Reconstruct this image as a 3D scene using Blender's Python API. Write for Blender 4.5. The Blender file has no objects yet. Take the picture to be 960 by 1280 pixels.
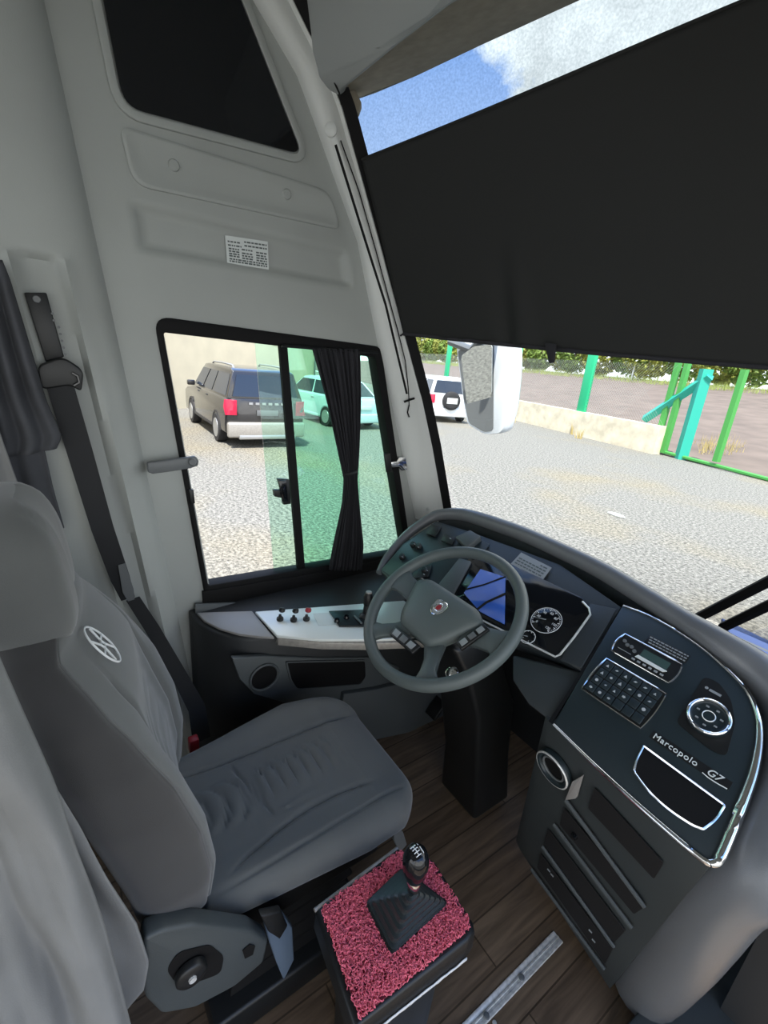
import bpy, bmesh, math, random
from mathutils import Vector, Matrix, noise
PI = math.pi
random.seed(7)
C = bpy.context.scene.collection
S = bpy.context.scene

# ------------------------------------------------------------------ camera
F, CX, CY = 575.0, 480.0, 640.0
CAM = Vector((.45, 0, 1.7))
def cam_axes(fv=(1320., 525.), s=.09):
    a, b = fv[0]-CX, fv[1]-CY
    X = -(b*b - s*a*b + F*F)/(a + s*b)
    Y = Vector((a, b, F)).normalized(); L = Vector((X, b+s*(X-a), F)).normalized()
    Xw = -L; Z = Xw.cross(Y)
    if Z.y > 0: Z = -Z
    return Xw, Y, Z
AX, AY, AZ = cam_axes()
def ray(px, py):
    d = Vector((px-CX, py-CY, F)); return Vector((AX.dot(d), AY.dot(d), AZ.dot(d)))
def onx(px, py, v): d = ray(px, py); return CAM + d*((v-CAM.x)/d.x)
def ony(px, py, v): d = ray(px, py); return CAM + d*((v-CAM.y)/d.y)
def onz(px, py, v): d = ray(px, py); return CAM + d*((v-CAM.z)/d.z)
def onp(px, py, P0, n): d = ray(px, py); return CAM + d*((P0-CAM).dot(n)/d.dot(n))
cd = bpy.data.cameras.new('camera'); cam = bpy.data.objects.new('camera', cd); C.objects.link(cam)
right = Vector((AX.x, AY.x, AZ.x)); down = Vector((AX.y, AY.y, AZ.y)); fwd = Vector((AX.z, AY.z, AZ.z))
M = Matrix((right, -down, -fwd)).transposed().to_4x4(); M.translation = CAM
cam.matrix_world = M
cd.sensor_fit = 'VERTICAL'; cd.sensor_height = 24; cd.lens = 24*F/1280; cd.clip_start = .02; cd.clip_end = 600
S.camera = cam

# ------------------------------------------------------------------ materials
def mat(name, col, rough=.5, metal=0, spec=.5, var=0, vscale=20, bump=0, bscale=200, coat=0, emit=None, estr=0, ior=None):
    m = bpy.data.materials.new(name); m.use_nodes = True
    nt = m.node_tree; b = nt.nodes['Principled BSDF']
    b.inputs['Base Color'].default_value = (*col, 1); b.inputs['Roughness'].default_value = rough
    b.inputs['Metallic'].default_value = metal; b.inputs['Specular IOR Level'].default_value = spec
    b.inputs['Coat Weight'].default_value = coat
    if ior: b.inputs['IOR'].default_value = ior
    if emit:
        b.inputs['Emission Color'].default_value = (*emit, 1); b.inputs['Emission Strength'].default_value = estr
    if var or bump:
        tc = nt.nodes.new('ShaderNodeTexCoord')
    if var:
        n = nt.nodes.new('ShaderNodeTexNoise'); n.inputs['Scale'].default_value = vscale; n.inputs['Detail'].default_value = 6
        r = nt.nodes.new('ShaderNodeValToRGB')
        r.color_ramp.elements[0].position = .3; r.color_ramp.elements[1].position = .7
        r.color_ramp.elements[0].color = (*[max(0, c*(1-var)) for c in col], 1)
        r.color_ramp.elements[1].color = (*[min(1, c*(1+var)) for c in col], 1)
        nt.links.new(tc.outputs['Object'], n.inputs['Vector']); nt.links.new(n.outputs['Fac'], r.inputs['Fac'])
        nt.links.new(r.outputs['Color'], b.inputs['Base Color'])
    if bump:
        n = nt.nodes.new('ShaderNodeTexNoise'); n.inputs['Scale'].default_value = bscale; n.inputs['Detail'].default_value = 3
        bp = nt.nodes.new('ShaderNodeBump'); bp.inputs['Strength'].default_value = bump; bp.inputs['Distance'].default_value = .004
        nt.links.new(tc.outputs['Object'], n.inputs['Vector']); nt.links.new(n.outputs['Fac'], bp.inputs['Height'])
        nt.links.new(bp.outputs['Normal'], b.inputs['Normal'])
    return m
def glass(name, tint, refl=.06, rough=0):
    m = bpy.data.materials.new(name); m.use_nodes = True; nt = m.node_tree; nt.nodes.clear()
    o = nt.nodes.new('ShaderNodeOutputMaterial'); mx = nt.nodes.new('ShaderNodeMixShader')
    t = nt.nodes.new('ShaderNodeBsdfTransparent'); t.inputs['Color'].default_value = (*tint, 1)
    g = nt.nodes.new('ShaderNodeBsdfGlossy'); g.inputs['Roughness'].default_value = rough
    f = nt.nodes.new('ShaderNodeFresnel'); f.inputs['IOR'].default_value = 1.3
    mu = nt.nodes.new('ShaderNodeMath'); mu.operation = 'MULTIPLY'; mu.inputs[1].default_value = refl/.02
    mu.use_clamp = True
    nt.links.new(f.outputs['Fac'], mu.inputs[0]); nt.links.new(mu.outputs[0], mx.inputs['Fac'])
    nt.links.new(t.outputs[0], mx.inputs[1]); nt.links.new(g.outputs[0], mx.inputs[2]); nt.links.new(mx.outputs[0], o.inputs[0])
    return m
WALLC = (.36, .38, .365)
m_wall = mat('wall_plastic', WALLC, .55, bump=.08, bscale=350, var=.05, vscale=3)
m_pillar = mat('pillar_plastic', (.66, .68, .66), .5, bump=.06, bscale=350)
m_cab = mat('cabinet_plastic', (.33, .35, .345), .6, bump=.1, bscale=300)
m_beige = mat('beige_header', (.30, .27, .21), .8, var=.12, vscale=30)
m_rubber = mat('black_rubber', (.004, .004, .0045), .7, spec=.25)
m_black = mat('black_plastic', (.0075, .0085, .0092), .42, bump=.1, bscale=500)
m_blackgl = mat('gloss_black', (.006, .007, .009), .08)
m_dash = mat('dash_plastic', (.022, .028, .032), .45, bump=.15, bscale=600)
m_panel = mat('panel_plastic', (.014, .024, .029), .38, bump=.06, bscale=600)
m_hood = mat('hood_plastic', (.135, .142, .152), .24, bump=.15, bscale=500)
m_lower = mat('lower_plastic', (.035, .042, .044), .5, bump=.1, bscale=500)
m_console = mat('console_plastic', (.075, .085, .088), .5, bump=.1, bscale=400)
m_consdark = mat('console_dark', (.022, .024, .026), .55, bump=.1, bscale=400)
m_arm = mat('armrest_plastic', (.30, .29, .28), .5)
m_silver = mat('silver_panel', (.80, .84, .82), .32, metal=.1)
m_worn = mat('worn_silver', (.36, .34, .31), .45, metal=.3, var=.15, vscale=60)
m_chrome = mat('chrome', (.82, .83, .84), .12, metal=1)
m_alu = mat('aluminium', (.80, .80, .78), .34, metal=.45, var=.2, vscale=80)
m_wheel = mat('wheel_leather', (.085, .105, .105), .45, bump=.2, bscale=500)
m_pad = mat('wheel_pad', (.10, .122, .120), .48, bump=.1, bscale=500)
m_white = mat('white_print', (.75, .77, .78), .5)
m_grey = mat('grey_print', (.30, .32, .33), .5)
m_dimwhite = mat('dim_print', (.28, .30, .31), .5)
m_red = mat('red_plastic', (.35, .02, .03), .4)
m_sticker = mat('sticker_paper', (.66, .70, .69), .5)
m_silvertag = mat('silver_label', (.34, .35, .36), .4, metal=.3)
m_print = mat('sticker_print', (.10, .12, .12), .6)
m_belt = mat('belt_webbing', (.010, .011, .013), .7, bump=.3, bscale=900)
m_curtain = mat('black_curtain', (.020, .020, .025), .85)
m_dcurtain = mat('grey_curtain', (.055, .058, .066), .9, var=.15, vscale=12)
m_grcurt = mat('pale_fabric', (.20, .205, .205), .9, var=.08, vscale=9, bump=.15, bscale=500)
m_visor = mat('visor_cloth', (.012, .013, .0125), .8, var=.06, vscale=4)
m_grip = mat('grip_plastic', (.13, .14, .145), .45)
m_skyrefl = mat('sky_reflection_blue', (.07, .20, .80), .05, spec=1, ior=2.2)  # glossy lens whose blue base colour stands in for reflected sky
m_screen = mat('radio_screen', (.05, .09, .085), .15)
m_blue = mat('blue_tag', (.10, .14, .20), .4)
def fabric(name, a, b):
    m = mat(name, a, .92); nt = m.node_tree; bs = nt.nodes['Principled BSDF']
    bs.inputs['Sheen Weight'].default_value = .35; bs.inputs['Sheen Roughness'].default_value = .5
    tc = nt.nodes.new('ShaderNodeTexCoord'); n = nt.nodes.new('ShaderNodeTexNoise'); n.inputs['Scale'].default_value = 900
    n2 = nt.nodes.new('ShaderNodeTexNoise'); n2.inputs['Scale'].default_value = 14
    r = nt.nodes.new('ShaderNodeMix'); r.data_type = 'RGBA'
    r.inputs[6].default_value = (*a, 1); r.inputs[7].default_value = (*b, 1)
    nt.links.new(tc.outputs['Object'], n.inputs['Vector']); nt.links.new(tc.outputs['Object'], n2.inputs['Vector'])
    nt.links.new(n2.outputs['Fac'], r.inputs[0]); nt.links.new(r.outputs[2], bs.inputs['Base Color'])
    bp = nt.nodes.new('ShaderNodeBump'); bp.inputs['Strength'].default_value = .25; bp.inputs['Distance'].default_value = .002
    nt.links.new(n.outputs['Fac'], bp.inputs['Height']); nt.links.new(bp.outputs['Normal'], bs.inputs['Normal'])
    return m
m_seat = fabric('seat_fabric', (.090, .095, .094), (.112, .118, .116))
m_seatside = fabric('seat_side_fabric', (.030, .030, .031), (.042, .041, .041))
m_seatpl = mat('seat_plastic', (.055, .065, .068), .5, bump=.1, bscale=400)
def wood():
    m = mat('wood_floor', (.09, .06, .04), .5); nt = m.node_tree; bs = nt.nodes['Principled BSDF']
    tc = nt.nodes.new('ShaderNodeTexCoord'); mp = nt.nodes.new('ShaderNodeMapping'); mp.inputs['Scale'].default_value = (14, 1.2, 1)
    n = nt.nodes.new('ShaderNodeTexNoise'); n.inputs['Scale'].default_value = 3; n.inputs['Detail'].default_value = 8; n.inputs['Distortion'].default_value = .8
    r = nt.nodes.new('ShaderNodeValToRGB'); r.color_ramp.elements[0].position = .3; r.color_ramp.elements[1].position = .72
    r.color_ramp.elements[0].color = (.10, .070, .045, 1); r.color_ramp.elements[1].color = (.25, .175, .115, 1)
    nt.links.new(tc.outputs['Object'], mp.inputs['Vector']); nt.links.new(mp.outputs[0], n.inputs['Vector'])
    nt.links.new(n.outputs['Fac'], r.inputs['Fac'])
    br = nt.nodes.new('ShaderNodeTexBrick'); br.inputs['Scale'].default_value = 1; br.inputs['Brick Width'].default_value = .9
    br.inputs['Row Height'].default_value = .12; br.inputs['Mortar Size'].default_value = .0025
    mp2 = nt.nodes.new('ShaderNodeMapping'); mp2.inputs['Rotation'].default_value = (0, 0, PI/2)
    br.inputs['Color1'].default_value = (1, 1, 1, 1); br.inputs['Color2'].default_value = (.75, .72, .7, 1); br.inputs['Mortar'].default_value = (.3, .28, .25, 1)
    nt.links.new(tc.outputs['Object'], mp2.inputs['Vector']); nt.links.new(mp2.outputs[0], br.inputs['Vector'])
    mu = nt.nodes.new('ShaderNodeMix'); mu.data_type = 'RGBA'; mu.blend_type = 'MULTIPLY'; mu.inputs[0].default_value = 1
    nt.links.new(r.outputs[0], mu.inputs[6]); nt.links.new(br.outputs['Color'], mu.inputs[7]); nt.links.new(mu.outputs[2], bs.inputs['Base Color'])
    return m
m_wood = wood()
def gravel():
    m = mat('gravel', (.5, .5, .48), .95); nt = m.node_tree; bs = nt.nodes['Principled BSDF']
    tc = nt.nodes.new('ShaderNodeTexCoord')
    v = nt.nodes.new('ShaderNodeTexNoise'); v.inputs['Scale'].default_value = 22; v.inputs['Detail'].default_value = 8; v.inputs['Roughness'].default_value = .8
    r = nt.nodes.new('ShaderNodeValToRGB'); e = r.color_ramp.elements
    e[0].position = .40; e[0].color = (.05, .049, .043, 1); e[1].position = .62; e[1].color = (.33, .32, .28, 1)
    k = e.new(.5); k.color = (.17, .165, .148, 1)
    n = nt.nodes.new('ShaderNodeTexNoise'); n.inputs['Scale'].default_value = .35; n.inputs['Detail'].default_value = 6
    r2 = nt.nodes.new('ShaderNodeValToRGB'); r2.color_ramp.elements[0].position = .50; r2.color_ramp.elements[1].position = .75
    r2.color_ramp.elements[0].color = (1, 1, 1, 1); r2.color_ramp.elements[1].color = (1.2, 1.06, .78, 1)
    mu = nt.nodes.new('ShaderNodeMix'); mu.data_type = 'RGBA'; mu.blend_type = 'MULTIPLY'; mu.inputs[0].default_value = 1
    nt.links.new(tc.outputs['Object'], v.inputs['Vector']); nt.links.new(tc.outputs['Object'], n.inputs['Vector'])
    nt.links.new(v.outputs['Fac'], r.inputs['Fac']); nt.links.new(n.outputs['Fac'], r2.inputs['Fac'])
    nt.links.new(r.outputs[0], mu.inputs[6]); nt.links.new(r2.outputs[0], mu.inputs[7]); nt.links.new(mu.outputs[2], bs.inputs['Base Color'])
    return m
m_gravel = gravel()
m_road = mat('dirt_road', (.14, .108, .09), .95, var=.22, vscale=.9)
m_render = mat('wall_render', (.62, .55, .40), .9, var=.06, vscale=1.5)
m_concrete = mat('concrete', (.62, .56, .43), .95, var=.2, vscale=3)
m_green = mat('green_paint', (.01, .38, .17), .5)
m_lgreen = mat('gate_green', (.06, .30, .06), .5)
m_teal = mat('teal_paint', (.02, .36, .28), .5)
m_wire = mat('galvanised_wire', (.40, .42, .40), .5, metal=.3)
m_leaf = mat('leaf', (.12, .19, .025), .7, var=.35, vscale=2.5)
m_leaf2 = mat('dry_leaf', (.20, .22, .03), .7, var=.35, vscale=2.5)
m_grass = mat('grass_blade', (.26, .32, .08), .8, var=.3, vscale=1)
m_bark = mat('bark', (.18, .14, .10), .9)

# ------------------------------------------------------------------ mesh helpers
class MB:
    def __init__(s): s.bm = bmesh.new()
    def face(s, pts):
        try: return s.bm.faces.new([s.bm.verts.new(Vector(p)) for p in pts])
        except ValueError: return None
    def loft(s, rings, closed=True, cap=True):
        R = [[s.bm.verts.new(Vector(p)) for p in r] for r in rings]
        n = len(R[0]); m = n if closed else n-1
        for a, b in zip(R, R[1:]):
            for i in range(m):
                j = (i+1) % n
                try: s.bm.faces.new((a[i], a[j], b[j], b[i]))
                except ValueError: pass
        if cap and closed:
            for r in (R[0][::-1], R[-1]):
                try: s.bm.faces.new(r)
                except ValueError: pass
        return s
    def prism(s, pts, vec, off=(0, 0, 0)):
        o = Vector(off); v = Vector(vec); pts = [Vector(p)+o for p in pts]
        s.loft([pts, [p+v for p in pts]]); return s
    def box(s, c, size, rot=None):
        c = Vector(c); h = Vector(size)/2; R = rot or Matrix.Identity(3)
        a = [c+R@Vector((x*h.x, y*h.y, -h.z)) for x, y in ((-1, -1), (1, -1), (1, 1), (-1, 1))]
        b = [c+R@Vector((x*h.x, y*h.y, h.z)) for x, y in ((-1, -1), (1, -1), (1, 1), (-1, 1))]
        s.loft([a, b]); return s
    def tube(s, path, r, n=10, closed=False, flat=1.0, up=None):
        P = [Vector(p) for p in path]; rings = []
        rr = r if isinstance(r, (list, tuple)) else [r]*len(P)
        prev = None
        for i, p in enumerate(P):
            if closed: t = P[(i+1) % len(P)]-P[i-1]
            else: t = P[min(i+1, len(P)-1)]-P[max(i-1, 0)]
            t.normalize()
            if up is not None: a = Vector(up)
            else:
                a = prev if prev is not None else (Vector((0, 0, 1)) if abs(t.z) < .9 else Vector((1, 0, 0)))
            a = (a - t*a.dot(t)).normalized(); prev = a
            b = t.cross(a)
            rings.append([p + (a*math.cos(2*PI*k/n)*flat + b*math.sin(2*PI*k/n))*rr[i] for k in range(n)])
        if closed: rings.append(rings[0]); s.loft(rings, cap=False)
        else: s.loft(rings)
        if closed: bmesh.ops.remove_doubles(s.bm, verts=s.bm.verts, dist=1e-6)
        return s
    def lathe(s, prof, c, axis=(0, 0, 1), n=28):
        c = Vector(c); z = Vector(axis).normalized(); x = z.orthogonal().normalized(); y = z.cross(x)
        s.loft([[c+z*h+(x*math.cos(2*PI*k/n)+y*math.sin(2*PI*k/n))*max(r, 1e-5) for k in range(n)] for r, h in prof]); return s
    def grid(s, fn, nu, nv):
        V = [[s.bm.verts.new(Vector(fn(i/nu, j/nv))) for j in range(nv+1)] for i in range(nu+1)]
        for i in range(nu):
            for j in range(nv):
                s.bm.faces.new((V[i][j], V[i+1][j], V[i+1][j+1], V[i][j+1]))
        return s
    def build(s, name, m, parent=None, bevel=0, seg=2, angle=35, solid=0, smooth=True):
        bm = s.bm
        bmesh.ops.recalc_face_normals(bm, faces=bm.faces)
        if bevel:
            es = [e for e in bm.edges if len(e.link_faces) == 2 and e.calc_face_angle(0) > math.radians(angle)]
            bmesh.ops.bevel(bm, geom=es, offset=bevel, segments=seg, affect='EDGES', profile=.5, clamp_overlap=True)
        for f in bm.faces: f.smooth = smooth
        for e in bm.edges:
            if len(e.link_faces) == 2 and e.calc_face_angle(0) > math.radians(45): e.smooth = False
        me = bpy.data.meshes.new(name); bm.to_mesh(me); bm.free(); me.materials.append(m)
        o = bpy.data.objects.new(name, me); C.objects.link(o)
        if parent: par(o, parent)
        if solid:
            md = o.modifiers.new('thickness', 'SOLIDIFY'); md.thickness = solid; md.offset = 0
        return o
def world_of(o):
    m = Matrix.Translation(o.location) @ o.rotation_euler.to_matrix().to_4x4()
    return (world_of(o.parent) @ o.matrix_parent_inverse @ m) if o.parent else m
def par(o, p):
    o.parent = p; o.matrix_parent_inverse = world_of(p).inverted()
def thing(name, label, cat, loc=(0, 0, 0), group=None):
    o = bpy.data.objects.new(name, None); C.objects.link(o); o.location = loc; o.empty_display_size = .05
    return tag(o, label, cat, group)
def tag(o, label, cat, group=None, kind=None):
    o['label'] = label; o['category'] = cat
    if group: o['group'] = group
    if kind: o['kind'] = kind
    return o
def struct(o, label, cat):
    o['kind'] = 'structure'; o['label'] = label; o['category'] = cat; return o
def rounded(pts, r, n=6):
    """round the corners of a polygon (list of Vectors)"""
    P = [Vector(p) for p in pts]; out = []
    for i, p in enumerate(P):
        a, b = P[i-1], P[(i+1) % len(P)]
        ri = r[i] if isinstance(r, (list, tuple)) else r
        if ri <= 0: out.append(p); continue
        da, db = (a-p), (b-p); k = min(ri, da.length*.48, db.length*.48)
        s, e = p+da.normalized()*k, p+db.normalized()*k
        for q in range(n+1):
            t = q/n; out.append(s*(1-t)**2 + p*2*t*(1-t) + e*t*t)
    return out
def ring_prism(mb, outer, inner, vec):
    v = Vector(vec); n = len(outer)
    mb.loft([outer, inner, [p+v for p in inner], [p+v for p in outer], outer], cap=False)
    bmesh.ops.remove_doubles(mb.bm, verts=mb.bm.verts, dist=1e-6)
    return mb
def inset(pts, d, nrm):
    P = [Vector(p) for p in pts]; out = []; nrm = Vector(nrm).normalized(); n = len(P)
    cen = sum(P, Vector())/n
    for i in range(n):
        e1 = (P[i]-P[i-1]); e2 = (P[(i+1) % n]-P[i])
        e1 = e1.normalized() if e1.length > 1e-7 else e2.normalized(); e2 = e2.normalized() if e2.length > 1e-7 else e1
        n1 = nrm.cross(e1); n2 = nrm.cross(e2); b = (n1+n2)
        if b.length < 1e-6: b = n1
        b.normalize(); k = d/max(.4, b.dot(n1)); q = P[i]+b*k
        out.append(q)
    # make sure it goes inwards
    if sum((q-cen).length for q in out) > sum((q-cen).length for q in P) and d > 0: return inset(pts, -d, nrm) if d > 0 else out
    return out
def text(s, size, org, u, v, m, name, parent, depth=.0006, shear=0, space=1.0, align='LEFT'):
    cu = bpy.data.curves.new(name, 'FONT'); cu.body = s; cu.size = size; cu.extrude = depth; cu.shear = shear
    cu.space_character = space; cu.align_x = align; cu.align_y = 'CENTER'
    t = bpy.data.objects.new(name, cu); C.objects.link(t)
    me = bpy.data.meshes.new_from_object(t.evaluated_get(bpy.context.evaluated_depsgraph_get()))
    C.objects.unlink(t); bpy.data.objects.remove(t)
    u = Vector(u).normalized(); v = Vector(v).normalized(); n = u.cross(v)
    M = Matrix((u, v, n)).transposed().to_4x4(); M.translation = Vector(org)
    me.transform(M); me.materials.clear(); me.materials.append(m)
    o = bpy.data.objects.new(name, me); C.objects.link(o); par(o, parent); return o
def sstep(a, b, x):
    t = max(0, min(1, (x-a)/(b-a))); return t*t*(3-2*t)
def lerp_tab(tab, x):
    if x <= tab[0][0]: return tab[0][1]
    for (a, p), (b, q) in zip(tab, tab[1:]):
        if x <= b: return p+(q-p)*(x-a)/(b-a)
    return tab[-1][1]
W = -1.2

# ------------------------------------------------------------------ left wall, grid sheared along the rear edge of the window
def yr(z): return .097+(2.315-z)*.1194            # the ridge of the pillar behind the window
def quad_in(y, z, q):
    (a, b, c, d) = q; s = []
    for (p, r) in ((a, b), (b, c), (c, d), (d, a)):
        L = math.hypot(r[0]-p[0], r[1]-p[1]); s.append(((r[0]-p[0])*(z-p[1])-(r[1]-p[1])*(y-p[0]))/L)
    return -max(s)                                # >0 inside for clockwise quads
WIN = ((.290, 1.752), (1.100, 1.732), (1.392, .775), (.405, .79))
P2 = ((.242, 2.058), (.931, 2.058), (.967, 1.945), (.253, 1.939))
def disp(y, z):
    d = 0; e = yr(z)-y
    d += (.012*sstep(-.004, .010, e) + .056*(1-math.exp(-max(0, e)/.045)))
    chy = .012+(1.82-z)*.144                      # belt channel
    if z < 1.90:
        q = abs(y-chy); top = sstep(1.885, 1.865, z)
        d -= .020*sstep(.052, .036, q)*top
        d += .010*math.exp(-((q-.060)/.012)**2)*top
    k = quad_in(y, z, P2)
    d -= .018*sstep(-.004, .018, k)
    d -= .03*sstep(-.06, -.30, y)
    g = abs(y-(.60+(2.495-z)*.80)+.04)            # line beside the upper window
    return d
mb = MB()
ny, nz = 170, 240; ys0, ys1 = -.75, 1.75; z0, z1 = .0, 2.75
V = {}
for i in range(ny+1):
    for j in range(nz+1):
        z = z0+(z1-z0)*j/nz; u = ys0+(ys1-ys0)*i/ny; y = u+.1194*(1.3-z)
        V[i, j] = (W+disp(y, z), y, z)
bv = {}
def gv(k):
    if k not in bv: bv[k] = mb.bm.verts.new(V[k])
    return bv[k]
for i in range(ny):
    for j in range(nz):
        yc = sum(V[a][1] for a in ((i, j), (i+1, j+1)))/2; zc = sum(V[a][2] for a in ((i, j), (i+1, j+1)))/2
        if quad_in(yc, zc, WIN) > .012: continue
        yA = 1.53-(zc-1.03)*.488
        if yc > yA+.02 and zc > .95: continue
        mb.bm.faces.new((gv((i, j)), gv((i+1, j)), gv((i+1, j+1)), gv((i, j+1))))
wl = struct(mb.build('wall_left', m_wall, solid=.004), 'light grey moulded plastic side wall with the driver window', 'wall')

# access panel with two round caps
ap = thing('access_panel', 'long grey cover panel with two round caps above the driver window', 'panel', (W, .55, 2.17))
pts = [Vector((W, y, z)) for y, z in ((.223, 2.228), (.856, 2.228), (.904, 2.122), (.247, 2.097))]
RR = [.03, .05, .03, .045]
pr = rounded(pts, RR)
MB().tube([p+Vector((.003, 0, 0)) for p in rounded(inset(pts, -.006, (1, 0, 0)), RR)], .0058, 6, closed=True).build('gap_seal', m_rubber, ap)
mb = MB(); X = lambda P, d: [p+Vector((d, 0, 0)) for p in P]
mb.loft([pr, X(pr, .009), X(rounded(inset(pts, .004, (1, 0, 0)), RR), .012), X(rounded(inset(pts, .010, (1, 0, 0)), RR), .012), X(rounded(inset(pts, .024, (1, 0, 0)), RR), .007)])
mb.build('cover', m_wall, ap)
for px, py in ((217, 207), (358, 243)):
    p = onx(px, py, W+.006); MB().lathe([(.0155, 0), (.0155, .004), (.013, .007), (.0, .0075)], p, (1, 0, 0)).build('screw_cap', m_wall, ap)

# sticker
pts = [onx(*p, W-.0095) for p in ((281, 294), (334.5, 302), (336, 337), (284, 329))]
st = thing('instruction_sticker', 'small white printed sticker on the grey recess above the window', 'sticker', pts[3])
MB().prism(pts, (.0008, 0, 0)).build('paper', m_sticker, st)
def bil(q, u, v): return (q[0]*(1-u)+q[1]*u)*(1-v)+(q[3]*(1-u)+q[2]*u)*v
mb = MB()
def bar(u0, u1, v0, v1): mb.prism([bil(pts, u0, v0), bil(pts, u1, v0), bil(pts, u1, v1), bil(pts, u0, v1)], (.0005, 0, 0), (.0009, 0, 0))
rr = random.Random(3)
for (ua, ub, vs) in ((.05, .36, (.2, .33)), (.43, .97, (.14, .27)), (.06, .30, (.45, .54, .63, .71)), (.36, .62, (.42, .55, .64, .73)), (.70, .96, (.45, .55, .64, .73)), (.06, .96, (.82, .90))):
    for v in vs:
        u = ua
        while u < ub-.02:
            w = min(rr.uniform(.03, .09), ub-u); bar(u, u+w, v-.028, v+.028); u += w+.018
mb.build('printing', m_print, st)

# upper dark side window
pts = [Vector((W, y, z)) for y, z in ((.175, 2.70), (.235, 2.268), (.752, 2.300), (.50, 2.70))]
pr = rounded(pts, [.02, .05, .045, .02])
uw = thing('window_2', 'dark upper side window above the cover panel', 'window', (W, .4, 2.4)); uw['kind'] = 'structure'
MB().prism(inset(pr, .004, (1, 0, 0)), (.004, 0, 0), (.007, 0, 0)).build('pane', m_blackgl, uw)
ring_prism(MB(), inset(pr, -.022, (1, 0, 0)), pr, (.012, 0, 0)).build('window_frame', m_wall, uw, bevel=.003)

# ------------------------------------------------------------------ driver window
w1 = thing('window_1', 'driver side window with black rubber frame and green sliding pane', 'window', (W, .8, .8)); w1['kind'] = 'structure'
GL = [Vector((W, y, z)) for y, z in ((.300, 1.722), (1.088, 1.706), (1.358, .800), (.404, .826))]
OUT = [Vector((W, y, z)) for y, z in ((.276, 1.766), (1.112, 1.748), (1.410, .745), (.392, .775))]
o_ = rounded(OUT, [.05, .03, .03, .03]); i_ = rounded(GL, .012)
ring_prism(MB(), [p+Vector((-.05, 0, 0)) for p in o_], [p+Vector((-.05, 0, 0)) for p in i_], (.062, 0, 0)).build('window_frame', m_rubber, w1, bevel=.004)
def wallpt(px, py, x): return onx(px, py, x)
xg = W-.025
# fixed front pane
g_fix = glass('green_glass', (.74, .95, .86)); g_slide = glass('pale_green_glass', (.82, .97, .90)); g_wind = glass('windscreen_glass', (.95, .97, .96), .03)
def pane(name, px, x, m, t=.004):
    P = [onx(*p, x) for p in px]; return MB().prism(P, (t, 0, 0)).build(name, m, w1)
pane('front_pane', [(352, 428), (476, 436), (520, 700), (376, 724)], W-.034, g_fix)
pane('sliding_pane', [(318, 424), (444, 430), (452, 716), (343, 726)], W-.018, g_slide)
dv = pane('divider', [(347, 430), (357, 432), (380, 716), (371, 717)], W-.022, m_rubber, .016)
la = thing('window_latch', 'black catch on the middle bar of the driver window', 'latch', onx(350, 612, W))
P = [onx(*p, W-.006) for p in ((345, 597), (359, 598), (361, 628), (352, 629), (351, 621), (341, 619), (340, 611), (349, 611))]
MB().prism(P, (.022, 0, 0)).build('catch', m_black, la, bevel=.002)
P = [onx(*p, W+.016) for p in ((347, 600), (357, 600), (359, 626), (352, 626))]
MB().prism(P, (.010, 0, 0)).build('lever', m_blackgl, la, bevel=.002)
lb = thing('window_hook', 'chrome hook with black tab on the front edge of the driver window', 'hook', onx(492, 578, W))
P = [onx(*p, W+.012) for p in ((479, 567), (486, 566), (489, 589), (482, 590))]
MB().prism(P, (.012, 0, 0)).build('tab', m_black, lb, bevel=.002)
P = [onx(*p, W+.014) for p in ((487, 577), (495, 576), (497, 571), (506, 571), (508, 587), (501, 588), (497, 583), (488, 584))]
MB().prism(P, (.010, 0, 0)).build('clasp', m_chrome, lb, bevel=.0025)
P = [onx(*p, W+.012) for p in ((235, 611), (241, 611), (243, 628), (238, 629))]
tag(MB().prism(P, (.012, 0, 0)).build('window_stop', m_black, bevel=.002), 'small black stop block low on the rear edge of the driver window', 'stop')
# grip bar
gr = thing('window_grip', 'short grey plastic grip bar at the rear edge of the driver window', 'handle', onx(215, 580, W))
P = [onx(*p, W+.05) for p in ((183, 577), (208, 574), (212, 573), (236, 570), (243, 569), (247, 574), (246, 581), (237, 584), (213, 588), (190, 591), (184, 589))]
MB().prism(P, (.018, 0, 0)).build('bar', m_grip, gr, bevel=.004)
p = onx(190, 583, W+.03); MB().box(p+Vector((.004, .012, 0)), (.04, .035, .03)).build('mount', m_grip, gr, bevel=.003)
p = onx(240, 577, W+.068); MB().lathe([(.013, 0), (.013, .006), (.010, .009), (0, .009)], p, (1, 0, 0)).build('end_cap', m_grip, gr)

# curtain tied in the middle
Lk = [(435, 390), (500, 407), (560, 421), (600, 430), (630, 427), (680, 417), (713, 411)]
Rk = [(435, 450), (500, 450), (560, 448), (600, 446), (640, 450), (680, 455), (713, 453)]
cu = thing('window_curtain', 'black pleated curtain tied in the middle hanging in the driver window', 'curtain', onx(430, 713, W))
NC, NR = 110, 46
def cf(u, v):
    py = 436+v*(712-436); l = lerp_tab(Lk, py); r = lerp_tab(Rk, py); px = l+(r-l)*u
    a = onx(px, py, W+.03); wdt = (r-l)/60
    amp = .010 if v > .05 else .006
    a.x += amp*math.sin(u*2*PI*9+.6*math.sin(v*5)) + .004*math.sin(u*2*PI*21+v*3)
    a.x += .012*(1-wdt)*math.sin(u*PI)
    return a
MB().grid(cf, NC, NR).build('cloth', m_curtain, cu, solid=.002)
def tf(k):
    t = 2*PI*k/24; c = onx(438, 590, W+.034); return c+Vector((.020*math.sin(t), .030*math.cos(t), .006*math.cos(t)))
MB().tube([tf(k) for k in range(24)], .006, 8, closed=True).build('tie_band', m_belt, cu)
mb = MB(); mb.tube([onx(352, 432, W+.026), onx(472, 441, W+.026)], .006, 8); mb.build('rail', m_black, cu)

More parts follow.
